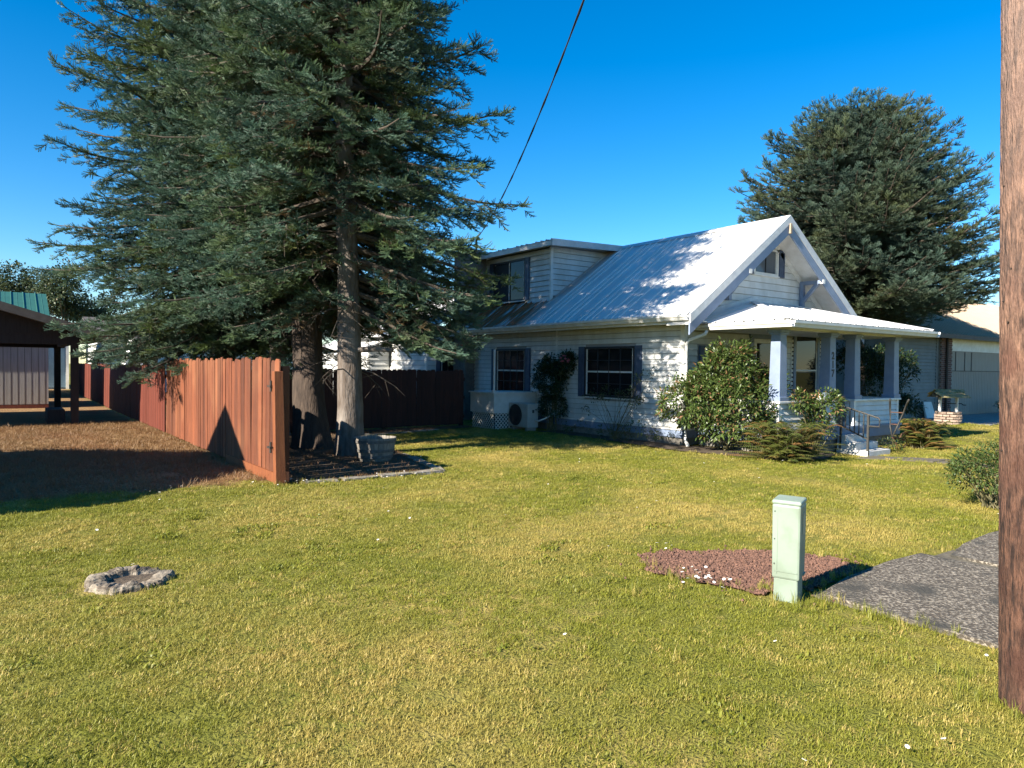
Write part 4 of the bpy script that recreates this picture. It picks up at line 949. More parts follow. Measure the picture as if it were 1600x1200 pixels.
    for i in range(dead):                         # bare dead twigs low on the trunk
        z = r.uniform(zlo * .55, zlo + (H - zlo) * .45); az = r.uniform(0, 6.28); l = r.uniform(.4, 1.5); o = Vector((cx(z), cy(z), z)); e = o + Vector((math.cos(az) * l, math.sin(az) * l, -l * r.uniform(.05, .5)))
        mid = (o + e) / 2 + Vector((0, 0, .08)); limbs.tube([o, mid, e], [.016, .01, .004], 4)
        for k in range(6):
            w = mid.lerp(e, r.random()); limbs.tube([w, w + Vector((r.uniform(-.3, .3), r.uniform(-.3, .3), r.uniform(-.35, 0)))], [.005, .002], 3, cap=False)
    part(limbs, 'limbs', 'limb', t)
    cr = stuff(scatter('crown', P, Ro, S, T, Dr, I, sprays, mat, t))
    return t, len(P)
G1 = 'spruces crowded along the yard fence'
tot = 0
t, n = conifer('spruce_tree', 'tall blue-green spruce with pale sunlit trunk behind the half barrel', (-6.79, 2.05), 13.6, .225, [(2.9, 2.2), (4.4, 2.8), (5.4, 2.85), (7.2, 2.5), (9, 2.2), (11, 1.4), (13.3, .15)], 200, 3, sprays_a, 'needles', 'bark', group=G1, dead=34, bark_label='pale grey sunlit trunk', skip=lambda z, az: abs((az - 4.31 + math.pi) % (2 * math.pi) - math.pi) < (.75 if z < 4.2 else .20 if z < 7.5 else 0), extra=[(3.0, -.6, 2.4), (3.3, -.3, 2.3), (2.7, -.85, 2.1), (3.6, -.1, 2.4), (3.2, .2, 2.3), (2.9, .5, 2.2), (2.6, -.35, 2.1), (3.5, -.75, 2.4), (3.8, -.5, 2.5), (2.8, 0., 2.2), (4.0, -.25, 2.5)])
tot += n
mb = MB(); mb.tube([(-6.75, 1.95, 1.93), (-6.45, 1.6, 1.95), (-6.2, 1.35, 1.93)], [.06, .045, .038], 8); part(mb, 'broken_limb', 'bark', t)
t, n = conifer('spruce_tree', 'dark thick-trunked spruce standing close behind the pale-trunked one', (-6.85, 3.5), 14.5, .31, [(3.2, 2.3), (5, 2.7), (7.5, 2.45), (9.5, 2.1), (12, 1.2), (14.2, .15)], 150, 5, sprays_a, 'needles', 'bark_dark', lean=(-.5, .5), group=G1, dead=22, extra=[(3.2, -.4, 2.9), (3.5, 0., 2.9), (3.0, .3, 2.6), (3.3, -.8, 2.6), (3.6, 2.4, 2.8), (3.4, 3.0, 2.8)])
tot += n
t, n = conifer('spruce_tree', 'broad blue-green spruce spreading long limbs over the weathered fence and carport', (-7.43, 8.12), 13.6, .24, [(2.5, 2.5), (3.4, 3.1), (4.8, 3.7), (6.0, 3.3), (8.4, 3.0), (10, 2.3), (12, 1.2), (13.3, .15)], 260, 8, sprays_a, 'needles', 'bark', group=G1, dead=14, extra=[(2.7, 2.5, 2.6), (2.5, 2.9, 2.6), (2.9, 2.1, 2.7), (2.6, 3.3, 2.8), (3.2, 2.6, 3.1), (2.4, 3.8, 3.0), (2.7, 4.3, 3.0), (2.5, 4.7, 2.8), (3.0, 3.6, 3.4), (3.3, 4.0, 3.4), (2.9, 5.1, 2.8), (3.4, 2.3, 3.2), (3.5, 3.1, 3.4), (3.1, 4.5, 3.1), (4.6, 2.55, 4.5), (5.0, 2.35, 4.4)])
tot += n
t, n = conifer('spruce_tree', 'slender spruce wedged between the broad spruce and the thick dark trunk', (-6.75, 6.0), 14, .2, [(2.3, 2.6), (5, 3.1), (7.5, 2.8), (10, 2.2), (12, 1.3), (13.7, .15)], 150, 9, sprays_a, 'needles', 'bark', group=G1, dead=10)
tot += n
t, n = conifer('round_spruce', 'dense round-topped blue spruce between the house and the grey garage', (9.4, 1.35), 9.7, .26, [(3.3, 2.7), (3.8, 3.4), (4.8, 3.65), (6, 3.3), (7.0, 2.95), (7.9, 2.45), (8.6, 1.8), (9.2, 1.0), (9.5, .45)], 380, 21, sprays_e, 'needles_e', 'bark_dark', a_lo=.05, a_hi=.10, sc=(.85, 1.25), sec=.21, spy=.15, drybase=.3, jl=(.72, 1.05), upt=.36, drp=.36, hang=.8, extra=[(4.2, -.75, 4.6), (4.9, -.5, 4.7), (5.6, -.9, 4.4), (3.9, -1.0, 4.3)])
tot += n
print('sprays', tot)

# ------------------------------------------------------------------ shrubs and flowers
def stems(tips, base, rad, parent, mat='stem', mid=.35, n=4):
    m = MB()
    for tp in tips:
        b = Vector(base) + Vector((random.uniform(-.12, .12), random.uniform(-.12, .12), 0)); tp = Vector(tp); q = b.lerp(tp, .5) + Vector((random.uniform(-.08, .08), random.uniform(-.08, .08), mid * .2))
        m.tube([b, q, tp], [rad, rad * .7, rad * .3], n, cap=False)
    return part(m, 'stems', mat, parent)
def bush(name, label, lobes, nclump, per, crad, Lr, Wr, mat, base, dryp=.05, cat='shrub', nst=14, srad=.014, group=None, **kw):
    t = thing(name, label, cat, base, group)
    args = clump_leaves(lobes, nclump, per, crad, Lr, Wr, dryp, **kw)
    leafmesh('foliage', *args, mat, t)
    idx = rng.choice(len(args[0]), nst); stems([tuple(args[0][i]) for i in idx], base, srad, t); return t
bush('rhododendron', 'large sunlit rhododendron bush with pinkish seed heads at the porch corner', [((.15, -1.0, .95), (.95, .9, .95), 5), ((.25, -1.0, 1.75), (.55, .5, .5), 1.6), ((-.5, -.6, .95), (.6, .6, .6), 1.6), ((1.0, -1.3, 1.25), (.5, .45, .45), 1.2), ((.3, -1.3, .5), (1.0, .7, .45), 2)], 760, 24, .13, (.07, .12), (.028, .042), 'rhodo', (.15, -1.0, 0), dryp=.075)
bush('rhododendron', 'small side rhododendron spray in front of the porch half wall', [((1.55, -2.35, .95), (.38, .3, .30), 2), ((1.35, -2.3, .5), (.3, .25, .35), 1), ((1.0, -2.1, 1.0), (.25, .25, .22), 1)], 120, 20, .11, (.07, .11), (.026, .04), 'rhodo', (1.25, -2.25, 0), dryp=.09)
rose = bush('climbing_rose', 'dark climbing rose with a pink bloom against the shaded long wall', [((-.35, 4.15, 1.35), (.3, .5, .6), 3), ((-.35, 4.0, .65), (.28, .4, .5), 2), ((-.22, 3.62, 1.75), (.18, .22, .35), 1)], 330, 22, .12, (.045, .075), (.03, .045), 'dark_leaf', (-.35, 4.05, 0))
mb = MB()
for k in range(26):
    a = unit(1)[0] * .10; c = Vector((-.35 + a[0], 3.55 + a[1] * 1.2, 1.86 + a[2])); mb.lathe([(.0, -.025), (.03, -.01), (.036, .012), (.02, .02), (0, .012)], 7, c)
part(mb, 'bloom', 'pink', rose, smooth=True)
bush('leggy_rose', 'thin leggy rose canes with sparse leaves under the wide window', [((-.35, 1.9, 1.0), (.2, .35, .25), 2), ((-.35, 2.5, .75), (.15, .3, .35), 1), ((-.4, 1.2, .95), (.2, .35, .25), 1.4), ((-.35, .75, 1.45), (.15, .3, .3), 1)], 60, 11, .10, (.04, .07), (.025, .04), 'dark_leaf', (-.38, 1.7, 0), nst=26, srad=.007)
bush('low_shrub', 'low leafy weeds along the foundation beside the thin rose', [((-.45, .9, .25), (.2, .9, .22), 2), ((-.5, 2.6, .15), (.2, 1.0, .15), 1)], 50, 12, .09, (.04, .08), (.02, .035), 'shrub', (-.45, 1.2, 0), nst=10, srad=.005)
bush('garden_shrub', 'green twiggy shrub growing by the sidewalk near the utility pole', [((-1.95, -6.6, .38), (.48, .45, .33), 3), ((-1.7, -6.7, .55), (.36, .36, .3), 1.5), ((-2.35, -6.55, .42), (.28, .26, .2), .8)], 230, 18, .10, (.035, .06), (.016, .026), 'shrub', (-2.0, -6.65, 0), nst=50, srad=.009)
bush('leafy_shrub', 'tall dark leafy shrub growing at the far side of the porch', [((7.0, -.6, 1.2), (.75, .6, 1.05), 3), ((7.35, -1.0, 1.75), (.45, .35, .45), 1), ((6.7, -.2, 1.9), (.7, .5, .6), 1.4), ((7.4, -1.1, .75), (.5, .35, .3), 1)], 380, 22, .15, (.07, .12), (.028, .045), 'dark_leaf', (7.0, -.6, 0))
bush('foundation_weeds', 'straggly green weeds beside the porch steps', [((3.75, -2.5, .05), (.3, .25, .16), 1)], 22, 12, .08, (.04, .08), (.02, .03), 'shrub', (3.75, -2.5, -.05), nst=8, srad=.005)
bush('hedge_bush', 'low clipped green bush at the foot of the garage door', [((20.5, .9, .3), (1.1, .45, .35), 1)], 60, 20, .16, (.05, .09), (.03, .04), 'shrub', (20.5, .9, 0))
def fern(name, label, base, R, H, n, seed, dryp=.3):
    r = random.Random(seed); t = thing(name, label, 'fern', (base[0], base[1], 0)); P = []; D = []; N_ = []; Ln = []; Wd = []; T = []; Dr = []; st = MB()
    for i in range(n):
        az = r.uniform(0, 6.283); lo_ = r.random(); L_ = R * r.uniform(.6, 1.0) * (1.1 - .45 * lo_); h = H * (.12 + .95 * lo_); dry = r.random() if r.random() < dryp else r.random() * .15; tn = r.random()
        b = Vector((base[0] + r.uniform(-.38, .38) * R, base[1] + r.uniform(-.38, .38) * R, gz(*base[:2]))); dh = Vector((math.cos(az), math.sin(az), 0)); sd = Vector((-dh.y, dh.x, 0)); tw = r.uniform(-.5, .5)
        f = lambda s: b + (dh + sd * tw * s * .5) * L_ * s ** 1.25 + Vector((0, 0, h * (2.3 * s - 1.5 * s * s)))
        st.tube([f(k / 5) for k in range(6)], [.005, .005, .004, .003, .002, .001], 3, cap=False)
        for k in range(3, 26):
            s = k / 26; p = f(s); d = (f(s + .02) - p).normalized(); w = .105 * math.sin(math.pi * min(1, s * .9 + .12)) ** .8
            for sg in (1, -1):
                P.append(p); D.append(sd * sg + d * .55 + Vector((0, 0, -.15))); N_.append((0, 0, 1)); Ln.append(w); Wd.append(.022); T.append(min(1, tn * .7 + r.random() * .35)); Dr.append(dry)
    leafmesh('fronds', np.array(P, float), np.array(D, float), np.array(N_, float), np.array(Ln), np.array(Wd), T, Dr, 'fern', t); part(st, 'frond_stalks', 'stem', t)
fern('fern', 'wide sunlit sword fern with browning fronds before the porch half wall', (.05, -2.42, 0), .9, .76, 300, 4, .25)
fern('fern', 'smaller bronze-tinged sword fern beside the old cultivator at the far porch corner', (4.85, -2.75, 0), .55, .72, 170, 6, .5)

# ------------------------------------------------------------------ small things in the yard
# telecom pedestal
pd = thing('utility_pedestal', 'pale green utility pedestal leaning beside the red gravel patch', 'pedestal', (-7.27, -7.25, 0)); 
pd.rotation_euler = (R_(.5), R_(-2.6), R_(21)); pd.scale = (.88, .88, 1)
def ppart(mb, name, mat, parent, bevel=.0):
    o = mb.build(name, mat, None, False, bevel); o.parent = parent; return o
mb = MB(); mb.hexa([(-.098, -.098, -.1), (.098, -.098, -.1), (.098, .098, -.1), (-.098, .098, -.1), (-.094, -.094, .17), (.094, -.094, .17), (.094, .094, .17), (-.094, .094, .17)]); ppart(mb, 'base', 'pedestal', pd, .012)
mb = MB(); mb.hexa([(-.108, -.108, .16), (.108, -.108, .16), (.108, .108, .16), (-.108, .108, .16), (-.112, -.112, .705), (.112, -.112, .705), (.112, .112, .705), (-.112, .112, .705)]); bd = ppart(mb, 'body', 'pedestal', pd, .018)
mb = MB(); mb.box(-.1145, .1145, -.1145, .1145, .70, .733); ppart(mb, 'cap', 'pedestal_cap', pd, .014)
mb = MB(); mb.box(-.1125, -.1095, .066, .074, .2, .69); mb.box(-.114, -.11, -.09, .09, .215, .222); ppart(mb, 'door_seam', 'pedestal', bd)
mb = MB()
for z in (.27, .45, .65): mb.tube([(-.1095, .088, z), (-.115, .088, z)], .005, 8)
ppart(mb, 'bolt', 'rail_iron', bd)
mb = MB(); mb.box(-.03, .045, -.1145, -.1115, .49, .64); ppart(mb, 'sticker', 'sticker', bd)
mb = MB(); mb.box(.02, .09, -.118, -.108, .178, .19); ppart(mb, 'latch', 'pedestal_cap', bd)
# utility pole, leaning slightly
pole = thing('utility_pole', 'rough brown wooden utility pole standing at the end of the sidewalk', 'utility pole', (-7.76, -8.93, 0))
m = MB(); n = 128; k = 150; r = random.Random(3); ph = [r.uniform(0, 6.3) for _ in range(8)]
lx, ly = -.030 * rt0.x, -.030 * rt0.y
cr_ = [(r.uniform(0, 6.283), r.uniform(-.5, 9), r.uniform(.3, 1.6), r.uniform(.03, .07), r.uniform(.003, .009), r.uniform(-.05, .05)) for _ in range(150)]
TT = np.linspace(0, 2 * np.pi, n, endpoint=False)
for i in range(k):
    z = 10.5 * (i / (k - 1)) ** 1.5 - .2
    rad = (.152 - .0042 * z) * (1 + .012 * np.sin(5 * TT + ph[0] + z * .4) + .008 * np.sin(11 * TT + ph[1] - z * .3)) + rng.normal(0, .0012, n)
    for c, z0, hl, w, dp, tw in cr_:
        e = 1 - ((z - z0) / hl) ** 2
        if e > 0: rad = rad - dp * e * np.exp(-(((TT - c - tw * (z - z0) + np.pi) % (2 * np.pi) - np.pi) / w) ** 2)
    for j in range(n): m.v.append((-7.76 + lx * z + rad[j] * math.cos(TT[j]), -8.93 + ly * z + rad[j] * math.sin(TT[j]), z))
for i in range(k - 1):
    for j in range(n):
        j2 = (j + 1) % n; m.f.append((i * n + j, i * n + j2, (i + 1) * n + j2, (i + 1) * n + j))
m.f.append(tuple((k - 1) * n + j for j in range(n)))
part(m, 'shaft', 'pole_wood', pole, smooth=True)
for k in range(16):
    a_ = R_(random.uniform(105, 200)); z_ = random.uniform(.9, 2.9); rr_ = .152 - .0042 * z_; c_ = Vector((-7.76 + lx * z_, -8.93 + ly * z_, z_)); d_ = Vector((math.cos(a_), math.sin(a_), 0))
    mb = MB(); mb.tube([c_ + d_ * (rr_ - .02), c_ + d_ * (rr_ + .006)], .004, 6); part(mb, 'nail', 'iron_dark', pole)
mb = MB(); mb.beam((-7.76 + lx * 9.6, -8.93 + ly * 9.6 - 1.2, 9.6), (-7.76 + lx * 9.6, -8.93 + ly * 9.6 + 1.2, 9.6), .1, .12); part(mb, 'crossarm', 'pole_wood', pole)
# service cable from the pole to the dormer end
mb = MB(); a, b = Vector((-7.95, -8.35, 8.9)), Vector((.8, 9.5, 5.86)); pts = []
for i in range(41):
    u = i / 40; p = a.lerp(b, u); p.z -= .95 * 4 * u * (1 - u); pts.append(p)
mb.tube(pts, .013, 6)
for ph_ in (0, math.pi):
    mb.tube([p + Vector((.014 * math.cos(i * 1.3 + ph_), 0, .014 * math.sin(i * 1.3 + ph_))) for i, p in enumerate(pts)], .008, 4)
tag(mb.build('service_cable', 'cable', smooth=True), 'thin black service cable slung across the sky to the house roof', 'cable')
# half barrel planter
hbx, hby = -6.66, 1.08
tb = thing('half_barrel', 'weathered grey half barrel planter at the foot of the spruce', 'planter', (hbx, hby, 0))
NS = 24; Hb = .42
for k in range(NS):
    t0, t1 = 2 * math.pi * k / NS + .006, 2 * math.pi * (k + 1) / NS - .006; m = MB(); prof = [(.275, 0.02), (.315, .16), (.345, .30), (.36, Hb + random.uniform(-.006, .004))]; vs = []
    for rr, z in prof:
        for t in (t0, t1):
            for d in (0, -.028): vs.append((hbx + (rr + d) * math.cos(t), hby + (rr + d) * math.sin(t), z))
    fs = []
    for i in range(len(prof) - 1):
        o = i * 4; fs += [(o, o + 2, o + 6, o + 4), (o + 1, o + 5, o + 7, o + 3), (o, o + 4, o + 5, o + 1), (o + 2, o + 3, o + 7, o + 6)]
    o = (len(prof) - 1) * 4; fs += [(o, o + 2, o + 3, o + 1), (0, 1, 3, 2)]
    m.add(vs, fs); part(m, 'stave', 'barrel_wood', tb)
for z, rr in ((.10, .302), (.205, .329), (.36, .357)):
    m = MB(); m.lathe([(rr - .004, z - .024), (rr + .006, z - .024), (rr + .010, z + .024), (rr + .002, z + .024)], 36, (hbx, hby, 0)); part(m, 'hoop', 'barrel_band', tb, smooth=False)
m = MB(); m.lathe([(0, .33), (.16, .335), (.32, .32)], 24, (hbx, hby, 0)); part(m, 'potting_soil', 'soil', tb)
# stone edging of the bed
def rock(sx, sy, sz, seed):
    r = random.Random(seed); m = MB()
    P8 = [(-1, -1, 0), (1, -1, 0), (1, 1, 0), (-1, 1, 0), (-1, -1, 1), (1, -1, 1), (1, 1, 1), (-1, 1, 1)]
    m.hexa([(p[0] * sx * r.uniform(.8, 1.05), p[1] * sy * r.uniform(.8, 1.05), p[2] * sz * r.uniform(.8, 1.1)) for p in P8]); me = m.mesh('stone'); me.materials.append(MATS['stone']); return me
rocks = [rock(.19, .085, .085, i) for i in range(6)]
def edging(label, pts, group=None, sp=.40):
    e = thing('stone_edging', label, 'edging', (*pts[0], 0)); n = 0
    for (x0, y0), (x1, y1) in zip(pts[:-1], pts[1:]):
        L_ = math.hypot(x1 - x0, y1 - y0); k = max(1, int(L_ / sp)); an = math.atan2(y1 - y0, x1 - x0)
        for i in range(k):
            u = (i + .5) / k; s = L_ / k / .40
            o = put(random.choice(rocks), 'stone', (x0 + (x1 - x0) * u, y0 + (y1 - y0) * u, -.012), (0, 0, an + random.uniform(-.08, .08)), (s, random.uniform(.8, 1.15), random.uniform(.38, .68)), e)
edging('low grey stone edging running from the gate post past the half barrel', [(-8.55, -.52), (-7.4, -.6), (-6.33, -.63), (-6.05, .6), (-5.83, 1.71)])
edging('low stone edging in front of the dark yard fence', [(-5.2, 5.26), (-4.0, 5.5), (-2.69, 5.81)])
# hollow weathered stump in the lawn
SX, SY = -11.12, -4.26
st = thing('hollow_stump', 'weathered hollow log ring sunk in the lawn', 'stump', (SX, SY, 0))
m = MB(); n = 120; r = random.Random(5); ph = [r.uniform(0, 6.3) for _ in range(9)]
crack = [r.uniform(0, 6.28) for _ in range(26)]; gap = [1.1, 3.9]
def edge(t): return 1 + .10 * math.sin(2 * t + ph[0]) + .06 * math.sin(3 * t + ph[1]) + .035 * math.sin(7 * t + ph[2]) + .025 * math.sin(13 * t + ph[3])
def groove(t): return sum(math.exp(-(((t - c + math.pi) % (2 * math.pi) - math.pi) / .035) ** 2) for c in crack)
def topz(t):
    h = .075 + .022 * math.sin(t + ph[4]) + .012 * math.sin(4 * t + ph[5]) + .008 * math.sin(11 * t + ph[6]) + r.uniform(-.004, .004)
    for g_ in gap: h *= 1 - .75 * math.exp(-(((t - g_ + math.pi) % (2 * math.pi) - math.pi) / .22) ** 2)
    return h
tz = [.72 * topz(2 * math.pi * j / n) for j in range(n)]
os_ = []
for ri, zf, gq in ((.335, -.6, .02), (.325, .55, .02), (.305, .95, .012), (.275, 1.02, .008), (.245, .97, .006), (.215, 1.0, .006), (.19, .82, .012), (.165, .1, .015)):
    os_.append(len(m.v))
    for j in range(n):
        t = 2 * math.pi * j / n; q = ri * edge(t) - gq * min(1, groove(t)) + r.uniform(-.003, .003)
        m.v.append((SX + q * math.cos(t - .6) * 1.0, SY + q * math.sin(t - .6) * .74, tz[j] * zf - (.010 * min(1, groove(t)) if zf > .5 else 0) + r.uniform(-.0025, .0025)))
for a_, b_ in zip(os_[:-1], os_[1:]):
    for j in range(n): m.f.append((a_ + j, a_ + (j + 1) % n, b_ + (j + 1) % n, b_ + j))
part(m, 'rim', 'stump_wood', st)
m = MB(); m.lathe([(0, .016), (.20, .018)], 20, (SX, SY, 0)); part(m, 'soil_core', 'soil', st)
# wishing well
well = thing('wishing_well', 'small garden wishing well of brick with mossy shingled roof', 'wishing well', (12.75, .05, 0))
bw = MB(); bw.box(-.08, .08, -.045, .045, -.03, .03); bwm = bw.mesh('brick'); bwm.materials.append(MATS['brick_pale'])
for c in range(5):
    for k in range(12):
        t = 2 * math.pi * (k + .5 * (c % 2)) / 12; rr = .34 - .006 * (c - 2) ** 2
        put(bwm, 'brick', (12.75 + rr * math.cos(t), .05 + rr * math.sin(t), .04 + c * .082), (0, random.uniform(-.03, .03), t + math.pi / 2), (1, 1, 1), well)
m = MB(); m.lathe([(.285, 0), (.285, .38), (.26, .38), (.26, 0)], 24, (12.75, .05, 0)); part(m, 'lining', 'screen_dark', well)
for sg in (-1, 1):
    m = MB(); x, y = 12.75 + sg * .27 * rt0.x, .05 + sg * .27 * rt0.y; m.box(x - .035, x + .035, y - .035, y + .035, .3, .98); part(m, 'post', 'white_vinyl', well)
rx, ry = rt0.x, rt0.y
Wm = Matrix(((rx, -ry, 0, 12.75), (ry, rx, 0, .05), (0, 0, 1, 0), (0, 0, 0, 1)))
for sg in (-1, 1):
    for j in range(3):
        for k in range(6):
            m = MB(); y0 = sg * (.40 - j * .13); y1 = sg * (.40 - (j + 1) * .13 - .02); z0 = .86 + j * .085 + .012; z1 = .86 + (j + 1) * .085 + .006; x0 = -.46 + k * .155 - (.07 if j % 2 else 0); x1 = x0 + .148
            m.hexa([Wm @ Vector(q) for q in ((x0, y0, z0 - .016), (x1, y0, z0 - .016), (x1, y1, z1 - .016), (x0, y1, z1 - .016), (x0, y0, z0), (x1, y0, z0), (x1, y1, z1), (x0, y1, z1))]); part(m, 'shingle', 'moss_shingle', well)
m = MB()
for sg in (-1, 1): m.prism([(-.36, .86), (.36, .86), (0, 1.10)], 'x', sg * .40 - .015, sg * .40 + .015)
m.v = [tuple(Wm @ Vector(q)) for q in m.v]; part(m, 'gable_end', 'stump_wood', well)
m = MB(); m.tube([Wm @ Vector(q) for q in ((-.33, 0, .66), (.42, 0, .66), (.42, -.1, .62), (.5, -.1, .62))], .016, 6); m.tube([Wm @ Vector(q) for q in ((0, 0, .66), (.02, 0, .36))], .008, 4); part(m, 'crank', 'iron_dark', well)
# antique hand cultivator by the porch
pl = thing('hand_cultivator', 'rusty antique hand cultivator with curved handles by the far porch corner', 'cultivator', (4.1, -2.45, 0))
for sg in (-1, 1):
    m = MB(); y = sg * .14; m.tube([(3.95, -2.5, .22), (4.0, -2.5 + y * .5, .45), (4.08, -2.52 + y, .75), (3.98, -2.6 + y * 1.3, .98), (3.85, -2.68 + y * 1.4, 1.06)], [.016, .018, .02, .022, .018], 7); part(m, 'handle', 'rail_iron', pl, smooth=True)
m = MB(); m.tube([(4.08, -2.66, .76), (4.08, -2.38, .76)], .012, 6); m.tube([(4.02, -2.58, .5), (4.02, -2.42, .5)], .012, 6); part(m, 'brace', 'rust', pl)
m = MB(); m.tube([(3.95, -2.5, .22), (4.45, -2.5, .14)], .022, 6); part(m, 'beam', 'rust', pl)
m = MB(); m.tube([(4.45 + .16 * math.cos(t), -2.5, .13 + .16 * math.sin(t)) for t in np.linspace(0, 2 * math.pi, 21)], .013, 6, cap=False)
for t in np.linspace(0, 2 * math.pi, 7)[:-1]: m.tube([(4.45, -2.5, .13), (4.45 + .16 * math.cos(t), -2.5, .13 + .16 * math.sin(t))], .006, 4)
part(m, 'wheel', 'rust', pl)
for dx in (0, .12, .24):
    m = MB(); m.tube([(3.97 + dx, -2.5, .2), (3.92 + dx, -2.5 + (dx - .12) * .8, .1), (3.99 + dx, -2.5 + (dx - .12) * .9, -.04)], .011, 5); part(m, 'tine', 'rust', pl)

# ------------------------------------------------------------------ left background
cp = thing('carport', 'dark open carport with square posts and brown gable roof', 'carport', (-13.6, 14.4, 0))
for x, y in ((-10.32, 11.65), (-10.4, 17.1), (-17., 11.65), (-17, 17.1)):
    m = MB(); m.box(x - .09, x + .09, y - .09, y + .09, -.05, 2.25); part(m, 'post', 'dark_wood', cp)
m = MB(); m.box(-17.1, -10.2, 11.58, 11.72, 2.1, 2.36); m.box(-17.1, -10.2, 17.03, 17.17, 2.1, 2.36); m.box(-10.42, -10.28, 11.6, 17.1, 2.12, 2.36); part(m, 'beam', 'dark_wood', cp)
m = MB(); m.prism([(-17.2, 2.36), (-10.1, 2.36), (-13.65, 3.45)], 'y', 11.56, 11.64); part(m, 'gable', 'dark_wood', cp)
m = MB(); m.prism([(-17.75, 2.24), (-13.65, 3.5), (-9.55, 2.24), (-9.55, 2.36), (-13.65, 3.62), (-17.75, 2.36)], 'y', 11.0, 17.7); part(m, 'roof', 'dark_fascia', cp)
m = MB(); m.hexa([(-13.65, 10.96, 3.42), (-9.52, 10.96, 2.18), (-9.52, 11.0, 2.18), (-13.65, 11.0, 3.42), (-13.65, 10.96, 3.64), (-9.52, 10.96, 2.38), (-9.52, 11.0, 2.38), (-13.65, 11.0, 3.64)]); part(m, 'barge_board', 'dark_fascia', cp)
m = MB(); m.box(-17.15, -17.05, 11.6, 17.1, 0, 2.3); part(m, 'added_shade_wall', 'dark_wood', cp)  # unseen wall, added to block the sun and keep the carport dark
m = MB(); m.box(-10.9, -10.5, 12.2, 13.4, .0, .38); tag(m.build('crate', 'dark_wood', bevel=.02), 'low dark crate on the ground inside the carport', 'crate')
sh = thing('plywood_shed', 'grey grooved plywood shed wall standing behind the carport', 'shed', (-14, 22, 0))
m = MB(); m.box(-19, -10.5, 20.2, 24.5, .12, 2.3); w = part(m, 'wall', 'plywood', sh)
for k in range(7):
    x1 = -10.5 - k * 1.22; m = MB(); m.box(x1 - 1.212, x1, 20.16, 20.197, .14, 2.28); pn = part(m, 'panel', 'plywood', w)
    m = MB()
    for j in range(6): m.box(x1 - .2 * j - .11, x1 - .2 * j - .098, 20.156, 20.162, .14, 2.28)
    part(m, 'groove', 'dark_fascia', pn)
m = MB(); m.box(-19, -10.5, 20.14, 24.5, -.05, .12); part(m, 'sill_board', 'fence_red', sh)
m = MB(); m.hexa([(-19.3, 20.0, 2.32), (-10.3, 20.0, 2.32), (-10.3, 24.8, 2.36), (-19.3, 24.8, 2.36), (-19.3, 20.0, 2.4), (-10.3, 20.0, 2.4), (-10.3, 24.8, 2.44), (-19.3, 24.8, 2.44)]); part(m, 'roof', 'dark_fascia', sh)
gb = thing('green_roofed_barn', 'barn with seamed green metal roof behind the carport', 'barn', (-19, 32, 0))
m = MB(); m.box(-34, -11.6, 28, 38, 0, 3.2); part(m, 'wall', 'blue_siding', gb)
gsv = Vector((0, 5.2, 2.3)); m = MB(); m.prism([(27.4, 2.9), (33, 5.08), (38.6, 2.9), (38.6, 2.8), (33, 4.95), (27.4, 2.8)], 'x', -34.5, -10.0); gbr = part(m, 'roof', 'green_roof', gb)
gv = Vector((0, 5.6, 2.18)); ribplane('roof_panel', (-34.5, 27.38, 2.91), (1, 0, 0), gv.normalized(), Vector((0, -gv.z, gv.y)).normalized(), [(0, 0), (24.5, 0), (24.5, gv.length), (0, gv.length)], gbr, 'green_roof', pw=1.5, rib=.5, hgt=.05)
bh = thing('blue_house', 'pale blue sided house with white trim beyond the red fence', 'house', (-12, 45, 0))
m = MB(); m.box(-18, -8.5, 41, 50, 0, 3.3); w = part(m, 'wall', 'blue_siding', bh)
m = MB()
for k in range(20): m.box(-18, -8.5, 40.94, 41.0, .1 + k * .16, .24 + k * .16)
stuff(part(m, 'lap_siding', 'blue_siding', bh))
for x in (-16.2, -14.2, -11.6):
    m = MB(); m.box(x, x + 1.0, 40.88, 40.94, 1.3, 2.9); wn = part(m, 'window', 'trim_white', bh); m = MB(); m.box(x + .09, x + .91, 40.86, 40.88, 1.4, 2.8); part(m, 'pane', 'glass', wn)
for x in (-18.0, -8.65):
    m = MB(); m.box(x, x + .16, 40.9, 41.02, 0, 3.3); part(m, 'corner_board', 'trim_white', bh)
m = MB(); m.prism([(-18.6, 3.2), (-13.25, 4.9), (-7.9, 3.2), (-7.9, 3.35), (-13.25, 5.05), (-18.6, 3.35)], 'y', 40.4, 50.5); part(m, 'roof', 'dark_fascia', bh)
m = MB(); m.prism([(-18, 3.3), (-8.5, 3.3), (-13.25, 4.8)], 'y', 41.0, 41.1); part(m, 'gable', 'blue_siding', bh)
af = thing('a_frame_shelter', 'small pale wooden A-frame standing behind the red fence', 'shelter', (-7.6, 21.5, 0))
m = MB(); m.prism([(-8.45, 0), (-7.65, 2.6), (-6.85, 0), (-6.95, 0), (-7.65, 2.42), (-8.35, 0)], 'y', 21.0, 22.4); part(m, 'frame', 'trim_white', af)
m = MB(); m.prism([(-8.3, 0), (-7.65, 2.3), (-7.0, 0)], 'y', 21.1, 21.14); part(m, 'panel', 'a_frame', af)
wh = thing('white_cottage', 'white cottage wall showing between the spruce trunks', 'house', (-3, 36, 0))
m = MB(); m.box(-7.5, 4, 34, 42, 0, 2.9); part(m, 'wall', 'siding', wh)
m = MB(); m.prism([(33.4, 2.9), (38, 4.3), (42.6, 2.9), (42.6, 2.8), (38, 4.2), (33.4, 2.8)], 'x', -8, 4.5); part(m, 'roof', 'dark_fascia', wh)
